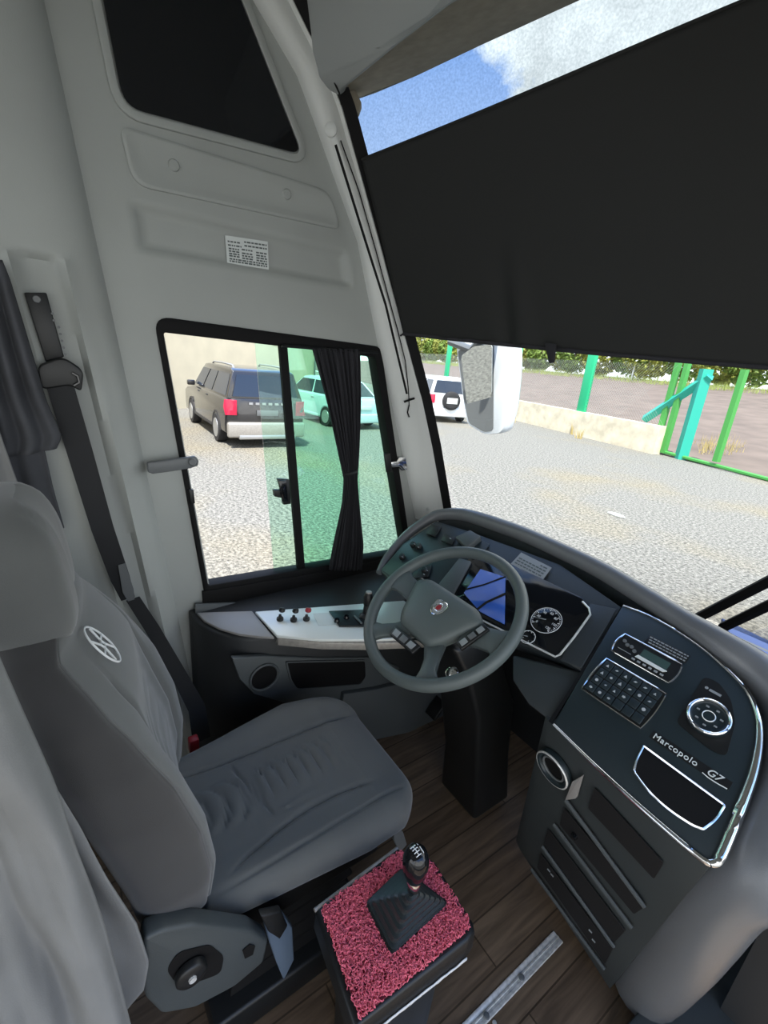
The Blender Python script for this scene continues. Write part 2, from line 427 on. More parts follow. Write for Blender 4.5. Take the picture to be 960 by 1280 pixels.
# ------------------------------------------------------------------ front corner pillar
def L2(a, b, t): return a+(b-a)*t
Ck = [(-40, 293), (40, 340), (95, 372), (130, 385), (302, 447), (438, 474), (500, 489), (560, 502), (650, 520)]
Fk = [(-40, 346), (40, 385), (95, 412), (135, 427), (300, 473), (430, 508), (500, 527), (560, 540), (650, 556)]
rings = []; rings_g = []; rows = [-40+5.5*k for k in range(126)]
for py in rows:
    a = onx(lerp_tab(Ck, py), py, W); b = onx(lerp_tab(Fk, py), py, W+.055)
    m = L2(a, b, .5); n = Vector((.75, -.62, -.2)).normalized()
    r = [a+Vector((-.03, 0, 0))]
    for k in range(9):
        t = k/8; r.append(L2(a, b, t)+n*(.030*math.sin(PI*min(1, t*1.15+.02))**.6 if t < .86 else .030*math.sin(PI*.995)**.6))
    r += [b+Vector((-.01, .03, .01)), b+Vector((-.09, .05, 0))]
    rings.append(r)
    c = b+Vector((.004, .002, 0)); 
    rings_g.append([c, c+Vector((.018, .034, .012)), c+Vector((-.02, .055, .02)), c+Vector((-.05, .02, 0))])
pil = struct(MB().loft(rings).build('trim_1', m_pillar), 'pale grey front corner pillar between side window and windscreen', 'pillar')
gk = struct(MB().loft(rings_g).build('trim_2', m_rubber), 'black rubber seal along the windscreen edge of the pillar', 'seal')
# slotted cord guide on the pillar
def pil_pt(px, py, lift=0):
    # point on the pillar face under a pixel: plane through the pillar rows
    a = onx(lerp_tab(Ck, py), py, W); b = onx(lerp_tab(Fk, py), py, W+.055); t = (px-lerp_tab(Ck, py))/(lerp_tab(Fk, py)-lerp_tab(Ck, py))
    n = Vector((.75, -.62, -.2)).normalized(); return L2(a, b, t)+n*(.030*math.sin(PI*max(0, min(1, t*1.15+.02)))**.6+lift)
cg = thing('cord_guide', 'long slotted guide strip with round end on the front pillar', 'guide rail', pil_pt(440, 250))
sl = []
for k in range(40):
    t = k/39; py = 158+t*(490-158); px = lerp_tab([(158, 418), (300, 462), (380, 487), (490, 513)], py); sl.append(pil_pt(px-4, py, -.002))
MB().tube(sl, .013, 10, flat=.5, up=(.75, -.62, -.2)).build('strip', m_pillar, cg)
MB().lathe([(.020, 0), (.020, .010), (.016, .013), (0, .013)], pil_pt(416, 165, -.004), (.75, -.62, -.2)).build('end_boss', m_pillar, cg)
slot = [p+Vector((.75, -.62, -.2)).normalized()*.0065 for p in sl[3:]]
MB().tube(slot, .0045, 8, flat=.3, up=(.75, -.62, -.2)).build('slot', m_rubber, cg)
cords = thing('visor_cord', 'thin black cord beside the guide strip tied off with a knot', 'cord', pil_pt(510, 500))
cp = [pil_pt(x, y, .012) for x, y in ((428, 178), (450, 240), (470, 310), (486, 370), (497, 410), (507, 450), (511, 485), (512, 505))]
MB().tube(cp, .0022, 6).build('cord', m_rubber, cords)
MB().tube([pil_pt(x, y, .012) for x, y in ((506, 499), (512, 497), (518, 496))], .0045, 6).build('knot', m_rubber, cords)
MB().tube([pil_pt(x, y, .010) for x, y in ((512, 503), (510, 512), (512, 518))], .003, 6).build('loose_end', m_rubber, cords)
tag(MB().lathe([(.010, 0), (.010, .003), (.007, .005), (0, .005)], pil_pt(535, 632, 0), (.75, -.62, -.2)).build('screw_cap', m_pillar), 'round screw cap low on the front pillar above the dashboard', 'screw cap')

# ------------------------------------------------------------------ ceiling, overhead cabinet and header
struct(MB().box((0, -1.47, 2.80), (2.6, 5.46, .04)).build('ceiling', m_cab), 'grey ceiling over the driver cab', 'ceiling')
E1 = [(384, 106), (415, 88), (469, 60), (530, 24), (590, -12), (700, -80), (900, -200)]
E2 = [(424, 128), (430, 112), (494, 60), (573, 0), (640, -50), (760, -140), (960, -290)]
oc = thing('overhead_cabinet', 'grey overhead cabinet above the windscreen', 'cabinet', (-.5, .8, 2.5))
e1 = [onz(*p, 2.50) for p in E1]; e2 = [onz(*p, 2.475) for p in E2]
rings = []
for a, b in zip(e1, e2):
    rings.append([a+Vector((0, -.12, .30)), a+Vector((0, -.012, .03)), a, a+(b-a)*.15+Vector((0, 0, -.002)), b+Vector((0, -.008, .0)), b+Vector((0, .01, .012)), b+Vector((0, .05, .30))])
MB().loft(rings).build('body', m_cab, oc, bevel=.006)
hd = []
G = [(447, 124), (470, 116), (520, 95), (600, 57), (725, 0), (860, -62), (1100, -170)]
gtop = [ony(p[0], p[1], y) for p, y in zip(G, (.955, 1.0, 1.06, 1.12, 1.2, 1.24, 1.25))]
mb = MB()
e2x = [b+Vector((0, .012, .02)) for b in e2]
mb.loft([[a, a+Vector((0, .02, .03)), b+Vector((0, .03, .02)), b] for a, b in zip(e2x, gtop)])
struct(mb.build('trim_3', m_beige), 'beige header strip between overhead cabinet and windscreen', 'header')
mb = MB(); mb.prism([onx(*p, W+.05) for p in ((424, 109), (441, 106), (452, 128), (448, 140), (428, 134))], (-.03, .02, 0)); 
tag(mb.build('hinge_bracket', m_beige, bevel=.003), 'pale bracket in the upper corner where pillar meets header', 'bracket')
tag(MB().tube([onx(*p, W+.09) for p in ((418, 103), (424, 116), (427, 131))], .003, 6).build('cord_end', m_rubber), 'short black cord stub hanging in the upper corner', 'cord')

# ------------------------------------------------------------------ windscreen and roller visor
def wsc(x, z): return 1.665-.489*(z-1.03)+.5*(1-min(1, (x/1.25)**2))
mb = MB(); mb.grid(lambda u, v: (-1.23+2.46*u, wsc(-1.23+2.46*u, .72+2.0*v), .72+2.0*v), 30, 16)
struct(mb.build('window_3', g_wind), 'windscreen glass across the front of the cab', 'window')
def filmm():
    m = glass('sun_strip_film', (.34, .38, .42), .02); nt = m.node_tree
    t = [n for n in nt.nodes if n.type == 'BSDF_TRANSPARENT'][0]
    tc = nt.nodes.new('ShaderNodeTexCoord'); v = nt.nodes.new('ShaderNodeTexNoise'); v.inputs['Scale'].default_value = 160; v.inputs['Detail'].default_value = 3
    r = nt.nodes.new('ShaderNodeValToRGB'); r.color_ramp.elements[0].position = .3; r.color_ramp.elements[1].position = .7
    r.color_ramp.elements[0].color = (.30, .34, .37, 1); r.color_ramp.elements[1].color = (.42, .46, .50, 1)
    nt.links.new(tc.outputs['Object'], v.inputs['Vector']); nt.links.new(v.outputs['Fac'], r.inputs['Fac']); nt.links.new(r.outputs[0], t.inputs['Color'])
    return m
mb = MB(); mb.grid(lambda u, v: (-1.23+2.45*u, wsc(-1.23+2.45*u, 2.2+.5*v)-.012, 2.2+.5*v), 30, 6)
struct(mb.build('trim_7', filmm()), 'speckled dark sun strip film along the top of the windscreen', 'sun strip')
VBL, VBR, VTL, VTR = onx(503, 417, W+.075), ony(960, 455, 1.55), onx(452, 199, W+.08), ony(925, 5, 1.25)
rv = thing('sun_visor', 'wide black roller sun visor pulled down over the windscreen', 'sun visor', VBL)
def vf(u, v):
    uu = u*1.62; a = L2(VTL, VTR, uu); b = L2(VBL, VBR, uu*.9); p = L2(a, b, v)
    w = math.exp(-((u-.28)/.04)**2)*sstep(.35, 1, v)
    p.y -= .014*w*math.sin((u-.28)*70)+.25*sstep(.75, 1.1, u)
    p.y += .006*math.sin(u*7+v*2) + (.004*math.sin(u*150)*sstep(.93, 1, v)*(1 if .08 < u < .4 else .2))
    p.z -= .010*math.sin(min(1, u*1.0)*PI)*sstep(.6, 1, v)
    return p
MB().grid(vf, 120, 50).build('blind', m_visor, rv, solid=.003)
MB().tube([vf(k/30, 1) for k in range(31)], .007, 8).build('hem_bar', m_curtain, rv)
MB().tube([vf(k/30, 0) for k in range(31)], .004, 8).build('top_hem', m_visor, rv)
P = [ony(*p, vf(.31, 1).y-.01) for p in ((680, 428), (694, 430), (692, 453), (686, 454))]
MB().prism(P, (0, .008, 0)).build('pull_tab', m_curtain, rv, bevel=.002)
MB().tube([vf(0, 1), pil_pt(501, 419, .012)], .004, 6).build('hem_hook', m_curtain, rv)

# ------------------------------------------------------------------ seat belt
def bx_(z): return .012+(1.82-z)*.144
sb = thing('seat_belt', 'black seat belt hanging from its height adjuster on the side pillar', 'seat belt', (W, .15, .85))
P = [onx(*p, W+0.070) for p in ((30, 366), (58, 366), (80, 446), (57, 452))]
rail = MB().prism(P, (.010, 0, 0)).build('adjuster_rail', m_black, sb, bevel=.003)
mb = MB()
for k in range(7): mb.lathe([(.0035, 0), (.0035, .004), (0, .004)], onx(69.5+k*2.0+(-4 if k < 2 else 0), 392+k*8.5, W+0.080), (1, 0, 0), 8)
mb.build('teeth', m_grip, rail)
MB().lathe([(.010, 0), (.008, .006), (0, .006)], onx(46, 374, W+0.078), (1, 0, 0), 12).build('bolt', m_grip, rail)
P = rounded([onx(*p, W+0.075) for p in ((46, 456), (78, 445), (104, 462), (101, 489), (88, 480), (50, 486))], .02)
gd = MB().prism(P, (.035, 0, 0)).build('belt_guide', m_black, sb, bevel=.010, seg=3)
MB().tube([onx(*p, W+0.113) for p in ((90, 466), (97, 470), (99, 478), (92, 482))], .004, 6).build('loop', m_blackgl, gd)
def strap(cl, x, hw, name, parent, m=m_belt):
    r = []
    for (px, py), w_, xx in zip(cl, hw, x):
        c = onx(px, py, xx); r.append([c+Vector((0, -w_, -w_*.15)), c+Vector((.003, -w_, -w_*.15)), c+Vector((.003, w_, w_*.15)), c+Vector((0, w_, w_*.15))])
    return MB().loft(r).build(name, m, parent)
strap([(74, 478), (100, 565), (128, 660), (150, 722), (160, 748)], [W+.10, W+.10, W+.105, W+.105, W+.105], [.031, .031, .029, .027, .020], 'webbing', sb)
tn = strap([(152, 705), (160, 738), (164, 750)], [W+.112, W+.112, W+.112], [.010, .016, .010], 'tongue', sb, m_grip)
strap([(166, 748), (190, 785), (222, 840), (246, 885), (252, 925)], [W+.108, W+.115, -1.05, -.98, -.93], [.020, .022, .024, .028, .030], 'lower_webbing', sb)

# dark curtain bunched behind the belt pillar and separate pale cloth strip
dk = thing('dark_curtain', 'dark grey curtain bunched behind the seat belt pillar', 'curtain', onx(30, 560, -1.08))
def df(u, v):
    py = 325+v*(560-325); l = lerp_tab([(325, -90), (560, -60)], py); r = lerp_tab([(325, 2), (350, 12), (420, 33), (500, 57), (545, 77), (560, 70)], py)
    sag = 18*math.sin(u*PI)*sstep(.8, 1, v); p = onx(l+(r-l)*u, py+sag*.6, W+.125)
    p.x += .016*math.sin(u*2*PI*4.5+.5*math.sin(v*4))*(.4+.6*math.sin(v*PI*.9)); return p
MB().grid(df, 80, 40).build('cloth', m_dcurtain, dk, solid=.004)
def df2(u, v):
    py = 548+v*(660-548); l = lerp_tab([(548, -40), (660, -10)], py); r = lerp_tab([(548, 52), (610, 66), (660, 80)], py)
    p = onx(l+(r-l)*u, py, W+.105); p.x += .006*math.sin(u*2*PI*3); return p
MB().grid(df2, 40, 16).build('lower_cloth', m_dcurtain, dk, solid=.004)
def df3(u, v):
    py = 520+v*(720-520); l = -60; r = lerp_tab([(520, -8), (560, 6), (610, 24), (720, 60)], py)
    p = onx(l+(r-l)*u, py, W+.165); p.x += .008*math.sin(u*2*PI*2); return p
lin = MB().grid(df3, 40, 20).build('pale_cloth', m_grcurt, dk, solid=.004); lin['label'] = 'separate pale grey cloth'  # cloth of its own, only parented to the dark curtain

# ------------------------------------------------------------------ floor and shell
struct(MB().box((0, .45, -.03), (2.5, 2.9, .06)).build('floor', m_wood), 'dark brown wood pattern floor of the cab', 'floor')
struct(MB().box((-.3, 1.72, .40), (1.8, .06, .85)).build('wall_front', m_consdark), 'dark front bulkhead under the dashboard', 'wall')
mb = MB(); mb.box((1.25, -1.0, 0.05), (.05, 5.6, .3)); mb.box((1.25, -1.0, 2.45), (.05, 5.6, .7)); mb.box((1.25, -.9, 1.2), (.05, .10, 2.3))
struct(mb.build('wall_right', m_wall), 'grey right hand side wall of the bus', 'wall')
fs = thing('floor_strip', 'aluminium floor strip with screws on the brown floor', 'floor strip', (.05, .8, 0))
mb = MB(); prof = [(-.019, 0), (-.017, .004), (-.010, .004), (-.009, .003), (-.003, .003), (-.002, .0045), (.002, .0045), (.003, .003), (.009, .003), (.010, .004), (.017, .004), (.019, 0)]
mb.loft([[Vector((.052+a, y, b)) for a, b in prof] for y in (-.4, 1.13)]); mb.build('profile', m_alu, fs)
for px, py in ((652, 1222), (608, 1270)):
    p = onz(px, py, .004); MB().lathe([(.009, 0), (.008, .004), (.004, .005), (0, .0045)], p, (0, 0, 1), 14).build('screw', m_grip, fs)
for px, py in ((618, 1279),):
    p = onz(px, py, 0); tag(MB().lathe([(.006, 0), (.006, .003), (0, .004)], p, (0, 0, 1), 12).build('floor_screw', m_alu), 'small loose screw head on the floor beside the metal strip', 'screw')

# ------------------------------------------------------------------ side console
sc = thing('side_console', 'dark side console below the driver window with silver switch top', 'console', (-1.05, .9, 0))
zc = .75
xf = -.90
body = [Vector((-1.195, .335, 0)), Vector((-1.195, .335, zc-.02)), Vector((-1.195, 1.65, zc-.02)), Vector((-1.195, 1.65, 0))]
mb = MB(); rings = []
for y, xx in ((.33, -1.13), (.345, -1.06), (.37, -1.0), (.41, -.95), (.47, -.915), (.55, -.895), (.9, -.88), (1.68, -.88)):
    rings.append([(-1.195, y, 0), (-1.195, y, zc-.012), (xx-.01, y, zc-.012), (xx, y, zc-.03), (xx-.02, y, .50), (xx-.03, y, 0)])
mb.loft(rings); mb.build('body', m_consdark, sc, bevel=.006)
top = [onz(*p, zc) for p in ((246, 766), (315, 764), (343, 797), (325, 796), (300, 793), (275, 786), (255, 776))]
MB().prism(top, (0, 0, .010), (0, 0, -.008)).build('armrest', m_arm, sc, bevel=.003)
silv = [onz(*p, zc+.006) for p in ((319, 766), (400, 760), (505, 752), (545, 790), (500, 800), (455, 801), (400, 801), (346, 796))]
sp_ = MB().prism(silv, (0, 0, .012), (0, 0, -.006)).build('switch_panel', m_silver, sc, bevel=.003)
fr = [onz(*p, zc) for p in ((346, 797), (400, 802), (455, 803), (540, 800))]
mb = MB(); mb.loft([[p+Vector((0, 0, .004)), p+Vector((.010, 0, .001)), p+Vector((.010, 0, -.026)), p+Vector((-.01, 0, -.026))] for p in fr]); mb.build('front_lip', m_worn, sc, bevel=.002)
wt = [onz(*p, zc+.0125) for p in ((391, 767), (411, 766), (419, 781), (398, 782))]
MB().prism(wt, (0, 0, .001)).build('white_label', m_sticker, sp_)
bt = [onz(*p, zc+.0125) for p in ((411, 765), (462, 763), (470, 784), (424, 784))]
sw = MB().prism(bt, (0, 0, .006)).build('switch_block', m_black, sc, bevel=.002)
for px, py in ((421, 777), (433, 773)):
    MB().lathe([(.011, 0), (.011, .006), (.008, .012), (0, .012)], onz(px, py, zc+.018), (0, 0, 1), 16).build('knob', m_blackgl, sw)
MB().tube([onz(443, 770, zc+.02), onz(452, 779, zc+.026)], .004, 8).build('key_switch', m_grip, sw)
for (px, py, red) in ((350, 770, 0), (367, 771, 0), (383, 770, 1)):
    b = onz(px, py+5, zc+.012)
    k = MB().lathe([(.012, 0), (.013, .004), (.012, .010), (.006, .014), (.005, .022)], b, (0, .0, 1), 16).build('lever_base', m_black, sc)
    q = b+Vector((-.012, .012, .030))
    kn = MB().lathe([(.004, -.008), (.011, -.004), (.012, .004), (.009, .010), (0, .011)], q, (-.3, .3, 1), 14).build('lever_knob', m_red if red else m_black, sc)
# gear-lever like parking brake on the console
pb = thing('brake_lever', 'short black parking brake lever behind the steering wheel rim', 'lever', onz(455, 765, zc+.012))
b0 = onz(457, 772, zc+.012)
MB().lathe([(.026, 0), (.024, .012), (.014, .02), (.012, .06)], b0, (0, .05, 1), 18).build('base', m_black, pb)
MB().lathe([(.014, .055), (.018, .065), (.018, .09), (.012, .105), (0, .108)], b0, (0, .05, 1), 18).build('knob', m_black, pb)
MB().lathe([(.0125, .1055), (.011, .110), (0, .111)], b0, (0, .05, 1), 18).build('cap', m_worn, pb)
# ledge between window and console, black sill
led = [(244, 757), (360, 753), (480, 745), (520, 742)]
mb = MB(); mb.loft([[onx(x, y, W+.012)+Vector((0, 0, .012)), onx(x, y, W+.03)+Vector((0, 0, .008)), onx(x, y+10, W+.045), onx(x, y+14, W+.012)] for x, y in led])
struct(mb.build('trim_4', m_console, bevel=.003), 'grey ledge between console and window sill', 'ledge')
sill = [onx(*p, W+.006) for p in ((252, 738), (380, 718), (470, 700), (530, 680), (560, 740), (480, 752), (254, 762))]
struct(MB().prism(sill, (.012, 0, 0)).build('trim_5', m_rubber, bevel=.003), 'black sloping sill panel under the driver window', 'sill')
# pocket panel with cup holder
xp = xf+.012
pan = [onx(*p, xp) for p in ((290, 823), (330, 820), (400, 823), (470, 822), (500, 835), (478, 868), (440, 875), (360, 880), (318, 868), (300, 850))]
cupc = onx(330, 846, xp); cr = .052
pkt = rounded([onx(*p, xp) for p in ((356, 826), (457, 824), (458, 845), (450, 856), (370, 862), (362, 850))], .015, 4)
ppl = MB().prism(pan, (-.02, 0, 0)).build('pocket_panel', m_console, sc, bevel=.004)
mb = MB(); mb.tube([cupc+Vector((.004, cr*math.cos(t*PI/18), cr*math.sin(t*PI/18))) for t in range(36)], .005, 8, closed=True); mb.build('cup_ring', m_console, sc)
MB().lathe([(cr-.003, 0), (cr-.003, .0015), (0, .0015)], cupc+Vector((.0005, 0, 0)), (1, 0, 0), 36).build('cup_holder', m_rubber, sc)
MB().prism(pkt, (.002, 0, 0), (.0002, 0, 0)).build('pocket', m_rubber, sc)
mb = MB(); ring_prism(mb, inset(pkt, -.006, (1, 0, 0)), pkt, (.006, 0, 0)); mb.build('pocket_rim', m_console, sc)
kick = [onx(*p, -.865) for p in ((430, 868), (470, 862), (540, 845), (610, 840), (600, 900), (560, 905), (470, 925), (420, 930))]
MB().prism(kick, (-.03, 0, 0)).build('kick_panel', m_console, sc, bevel=.004)

# ------------------------------------------------------------------ dashboard
DO = Vector((-.03, .93, .88)); DU = Vector((1, 0, 0)); DN = Vector((0, -.68, 1)).normalized(); DV = DN.cross(DU)
def D(u, v, w=0): return DO+DU*u+DV*v+DN*w
def dpx(px, py, w=0): return onp(px, py, DO+DN*w, DN)
da = thing('dashboard', 'black bus dashboard with instrument cluster and chrome trimmed centre panel', 'dashboard', (-.3, 1.2, 0))
# main face
face = [dpx(*p) for p in ((474, 713), (503, 678), (545, 650), (590, 664), (640, 682), (700, 704), (778, 758), (727, 838), (700, 822), (640, 800), (590, 775), (545, 765), (505, 742))]
MB().prism(face, -DN*.05, -DN*.004).build('face', m_dash, da, bevel=.006)
# hood roll
hp = [(474, 716, .022), (484, 697, .026), (505, 672, .030), (528, 654, .034), (548, 644, .038), (575, 643, .042), (600, 649, .045), (650, 666, .045), (700, 688, .045), (750, 712, .045), (800, 742, .047), (850, 774, .050), (900, 806, .062), (945, 838, .075), (982, 880, .090), (998, 930, .10), (995, 985, .105), (975, 1042, .11)]
hc = []; hr = []
for x, y, r in hp:
    p = dpx(x, y, -.012-.045*sstep(900, 985, x))
    hc.append(p); hr.append(r*.62)
# the roll runs on down the passenger end to the floor
right_dn = [(.386, 1.000, .835, .069), (.360, 1.006, .743, .073), (.338, 1.055, .575, .080), (.318, 1.112, .404, .085), (.292, 1.175, .20, .088), (.272, 1.222, .045, .085)]
path = hc[:]; rad = hr[:]
for x, y, z, r in right_dn: path.append(Vector((x, y, z))); rad.append(r)
def smooth_path(P, R, n=6):
    out = []; ro = []
    for i in range(len(P)-1):
        p0, p1, p2, p3 = P[max(i-1, 0)], P[i], P[i+1], P[min(i+2, len(P)-1)]
        for k in range(n):
            t = k/n
            out.append(.5*((2*p1)+(p2-p0)*t+(2*p0-5*p1+4*p2-p3)*t*t+(3*p1-p0-3*p2+p3)*t**3)); ro.append(R[i]+(R[i+1]-R[i])*t)
    return out+[P[-1]], ro+[R[-1]]
HP, HR = smooth_path(path, rad)
MB().tube(HP, HR, 20, up=None).build('hood', m_hood, da)
# shelf behind the hood falling to the windscreen
mb = MB(); mb.loft([[dpx(x, y, -.03)+Vector((0, .01, .0)), dpx(x, y, -.03)+Vector((0, .25, -.20)), dpx(x, y, -.03)+Vector((0, .20, -.45)), dpx(x, y, -.03)+Vector((0, -.02, -.2))] for x, y, r in hp[4:15]])
mb.build('top_shelf', m_dash, da)
# left switch panel on the face
lp = [dpx(*p, .003) for p in ((476, 712), (505, 680), (545, 654), (590, 668), (612, 680), (565, 745), (545, 735), (520, 742))]
MB().prism(lp, DN*.004, -DN*.004).build('switch_panel', m_panel, da, bevel=.003)
def uvbox(name, px, w0, w1, m, parent, bevel=.001, r=0):
    P = [dpx(*p, w0) for p in px]
    if r: P = rounded(P, r, 4)
    return MB().prism(P, DN*(w1-w0)).build(name, m, parent, bevel=bevel)
for k, (x, y, n_) in enumerate(((503, 697, 'knob'), (517, 682, 'knob'), (524, 684, 'knob'), (531, 714, 'knob'))):
    MB().lathe([(.013, 0), (.012, .012), (.009, .015), (0, .015)], dpx(x, y, .006), DN, 16).build(n_, m_black, da)
for x, y in ((503, 696), (523, 684), (518, 680), (563, 673), (530, 718), (534, 713)):
    MB().box(dpx(x, y, .022), (.008, .003, .002), Matrix((DU, DV, DN)).transposed()).build('symbol', m_dimwhite, da)
uvbox('rocker_switch', ((540, 656), (552, 660), (545, 672), (533, 668)), .006, .012, m_black, da)
uvbox('rocker_switch', ((556, 668), (570, 673), (566, 682), (552, 677)), .006, .012, m_black, da)
uvbox('rocker_switch', ((519, 712), (540, 708), (536, 722), (516, 724)), .006, .012, m_black, da)
uvbox('column_shroud', ((571, 677), (590, 668), (603, 676), (586, 690)), .004, .030, m_console, da, .004)
uvbox('side_rail', ((545, 738), (575, 700), (590, 704), (566, 748)), .004, .016, m_console, da, .003)
# instrument cluster
ic = MB().prism(rounded([dpx(*p, .002) for p in ((592, 684), (660, 716), (728, 748), (740, 766), (697, 822), (640, 792), (560, 752), (566, 742))], .012, 4), DN*.006).build('instrument_cluster', m_blackgl, da, bevel=.002)
mb = MB(); mb.tube([dpx(*p, .010) for p in ((556, 750), (600, 774), (640, 794), (694, 821), (700, 818), (718, 796), (738, 768), (736, 760), (728, 752))], .003, 6); mb.build('cluster_trim', m_alu, ic)
Ng = (DN+Vector((.08, 0, .0))).normalized()
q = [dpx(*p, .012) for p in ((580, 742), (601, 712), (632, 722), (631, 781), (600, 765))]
lens = MB().prism(q, DN*.003).build('sky_reflection', m_skyrefl, ic)  # patch coloured as the sky mirrored in the cluster glass
mb = MB(); mb.tube([dpx(*p, .0155) for p in ((582, 737), (605, 731), (632, 721))], .003, 4); mb.tube([dpx(*p, .0155) for p in ((592, 765), (608, 753), (632, 742))], .005, 4)
mb.build('reflection_bands', m_rubber, ic)  # dark bands drawn as part of the painted reflection
def dial(px, py, r, nm, nums, big=True):
    c = dpx(px, py, .009); g = MB().lathe([(r, 0), (r, .002), (r*.96, .003), (0, .003)], c, DN, 40).build(nm, m_blackgl, ic)
    mb = MB()
    for k in range(37 if big else 9):
        a = math.radians(225-270*k/(36 if big else 8)); l = .16 if (k % 4 == 0) else .08
        d = DU*math.cos(a)+DV*math.sin(a); t = DN.cross(d)*(.0011 if k % 4 == 0 else .0006); i0 = c+d*r*(.9-l)+DN*.0036; i1 = c+d*r*.9+DN*.0036
        mb.prism([i0-t, i0+t, i1+t, i1-t], DN*.0004)
    mb.tube([c+DN*.003+(DU*math.cos(2*PI*k/48)+DV*math.sin(2*PI*k/48))*r*.97 for k in range(48)], .0009, 5, closed=True)
    mb.build('scale_marks', m_white, ic)
    for k, s in enumerate(nums):
        a = math.radians(225-270*k/(len(nums)-1)); d = DU*math.cos(a)+DV*math.sin(a)
        text(s, r*.24, c+d*r*.60+DN*.0036, DU, DV, m_white, 'scale_number', ic, .0002, align='CENTER')
    a = math.radians(200); d = DU*math.cos(a)+DV*math.sin(a); t = DN.cross(d)*.0015
    MB().prism([c-t+DN*.006, c+t+DN*.006, c+d*r*.8+DN*.006], DN*.001).build('needle', m_dimwhite, ic)
    return g
dial(683, 776, .045, 'speedometer', ['0', '20', '40', '60', '80', '100', '120'])
dial(660, 797, .022, 'fuel_gauge', ['0', '1'], False)
# maker's information tag
tg = [dpx(*p, .000) for p in ((652, 692), (690, 711), (678, 727), (639, 706))]
tgo = MB().prism(tg, DN*.002, DN*.004).build('data_plate', m_silvertag, da)
mb = MB()
for k in range(4):
    v = .2+.2*k; u = .07
    while u < .9:
        w_ = min(rr.uniform(.04, .12), .93-u); q = [bil(tg, u, v-.04)+DN*.0066, bil(tg, u+w_, v-.04)+DN*.0066, bil(tg, u+w_, v+.04)+DN*.0066, bil(tg, u, v+.04)+DN*.0066]
        if not (k == 0 and u < .6): mb.prism(q, DN*.0003)
        u += w_+.025
mb.build('plate_printing', m_print, tgo)
# centre panel
cpn = [(779, 757), (810, 769), (845, 788), (880, 812), (912, 840), (935, 866), (947, 895), (949, 925), (942, 965), (928, 1005), (912, 1045), (898, 1075), (888, 1079), (870, 1068), (800, 1008), (740, 953), (692, 906)]
pp = [dpx(*p) for p in cpn]
cp_ = MB().prism(pp, DN*.012, -DN*.006).build('centre_panel', m_panel, da, bevel=.003)
tr_t = [dpx(*p, .006) for p in cpn[:13]]; tb = [dpx(*p, .006) for p in cpn[12:]]
T1, R1 = smooth_path(tr_t, [.003, .0032, .0034, .0036, .004, .0048, .006, .0075, .009, .010, .010, .009, .007], 4)
MB().tube(T1, R1, 8).build('chrome_trim', m_chrome, cp_)
T2, R2 = smooth_path(tb, [.007, .0065, .0055, .005, .004], 4); MB().tube(T2, R2, 8).build('chrome_trim', m_chrome, cp_)
def rect_uv(u0, u1, v0, v1, bow=0):
    P = []; n = 6
    for k in range(n+1): P.append(D(u0+(u1-u0)*k/n, v0, 0))
    for k in range(1, n): P.append(D(u1+bow*math.sin(PI*k/n), v0+(v1-v0)*k/n, 0))
    for k in range(n+1): P.append(D(u1-(u1-u0)*k/n, v1, 0))
    for k in range(1, n): P.append(D(u0-bow*math.sin(PI*k/n), v1-(v1-v0)*k/n, 0))
    return P
def framed(name, P, m, w=.007):
    o = MB().prism(P, DN*.003, DN*w).build(name, m, da)
    mb = MB(); mb.tube([p+DN*(w+.003) for p in P], .0022, 6, closed=True); mb.build('chrome_frame', m_chrome, o)
    return o
ra = framed('radio', rect_uv(.003, .147, .247, .309, .006), m_black)
def uvp(name, u0, u1, v0, v1, w0, w1, m, parent, bev=.0008):
    return MB().prism([D(u0, v0, w0), D(u1, v0, w0), D(u1, v1, w0), D(u0, v1, w0)], DN*(w1-w0)).build(name, m, parent, bevel=bev)
uvp('screen', .062, .128, .272, .296, .0102, .0108, m_screen, ra, 0)
MB().prism([D(.056, .264, .010), D(.124, .264, .010), D(.131, .271, .010), D(.060, .2725, .010)], DN*.003).build('silver_bar', m_silver, ra)
for k in range(6): uvp('button', .052+k*.014, .060+k*.014, .2535, .2585, .010, .0125, m_dimwhite, ra, .0005)
for k in range(4): MB().lathe([(.005, 0), (.005, .003), (0, .0035)], D(.014+.011*k, .290-.004*(k % 2)-.003*k, .010), DN, 10).build('button', m_grip, ra)
uvp('slot_line', .010, .045, .2635, .2650, .0102, .0108, m_dimwhite, ra, 0)
# notice above the radio
nb = uvp('notice_strip', .050, .150, .316, .342, .006, .0075, m_black, da)
mb = MB()
for j in range(3):
    u = .054+.002*j
    while u < .144:
        w_ = min(rr.uniform(.004, .010), .147-u); v = .337-.008*j
        mb.prism([D(u, v-.0017, .0076), D(u+w_, v-.0017, .0076), D(u+w_, v+.0017, .0076), D(u, v+.0017, .0076)], DN*.0003); u += w_+.002
mb.build('notice_text', m_dimwhite, nb)
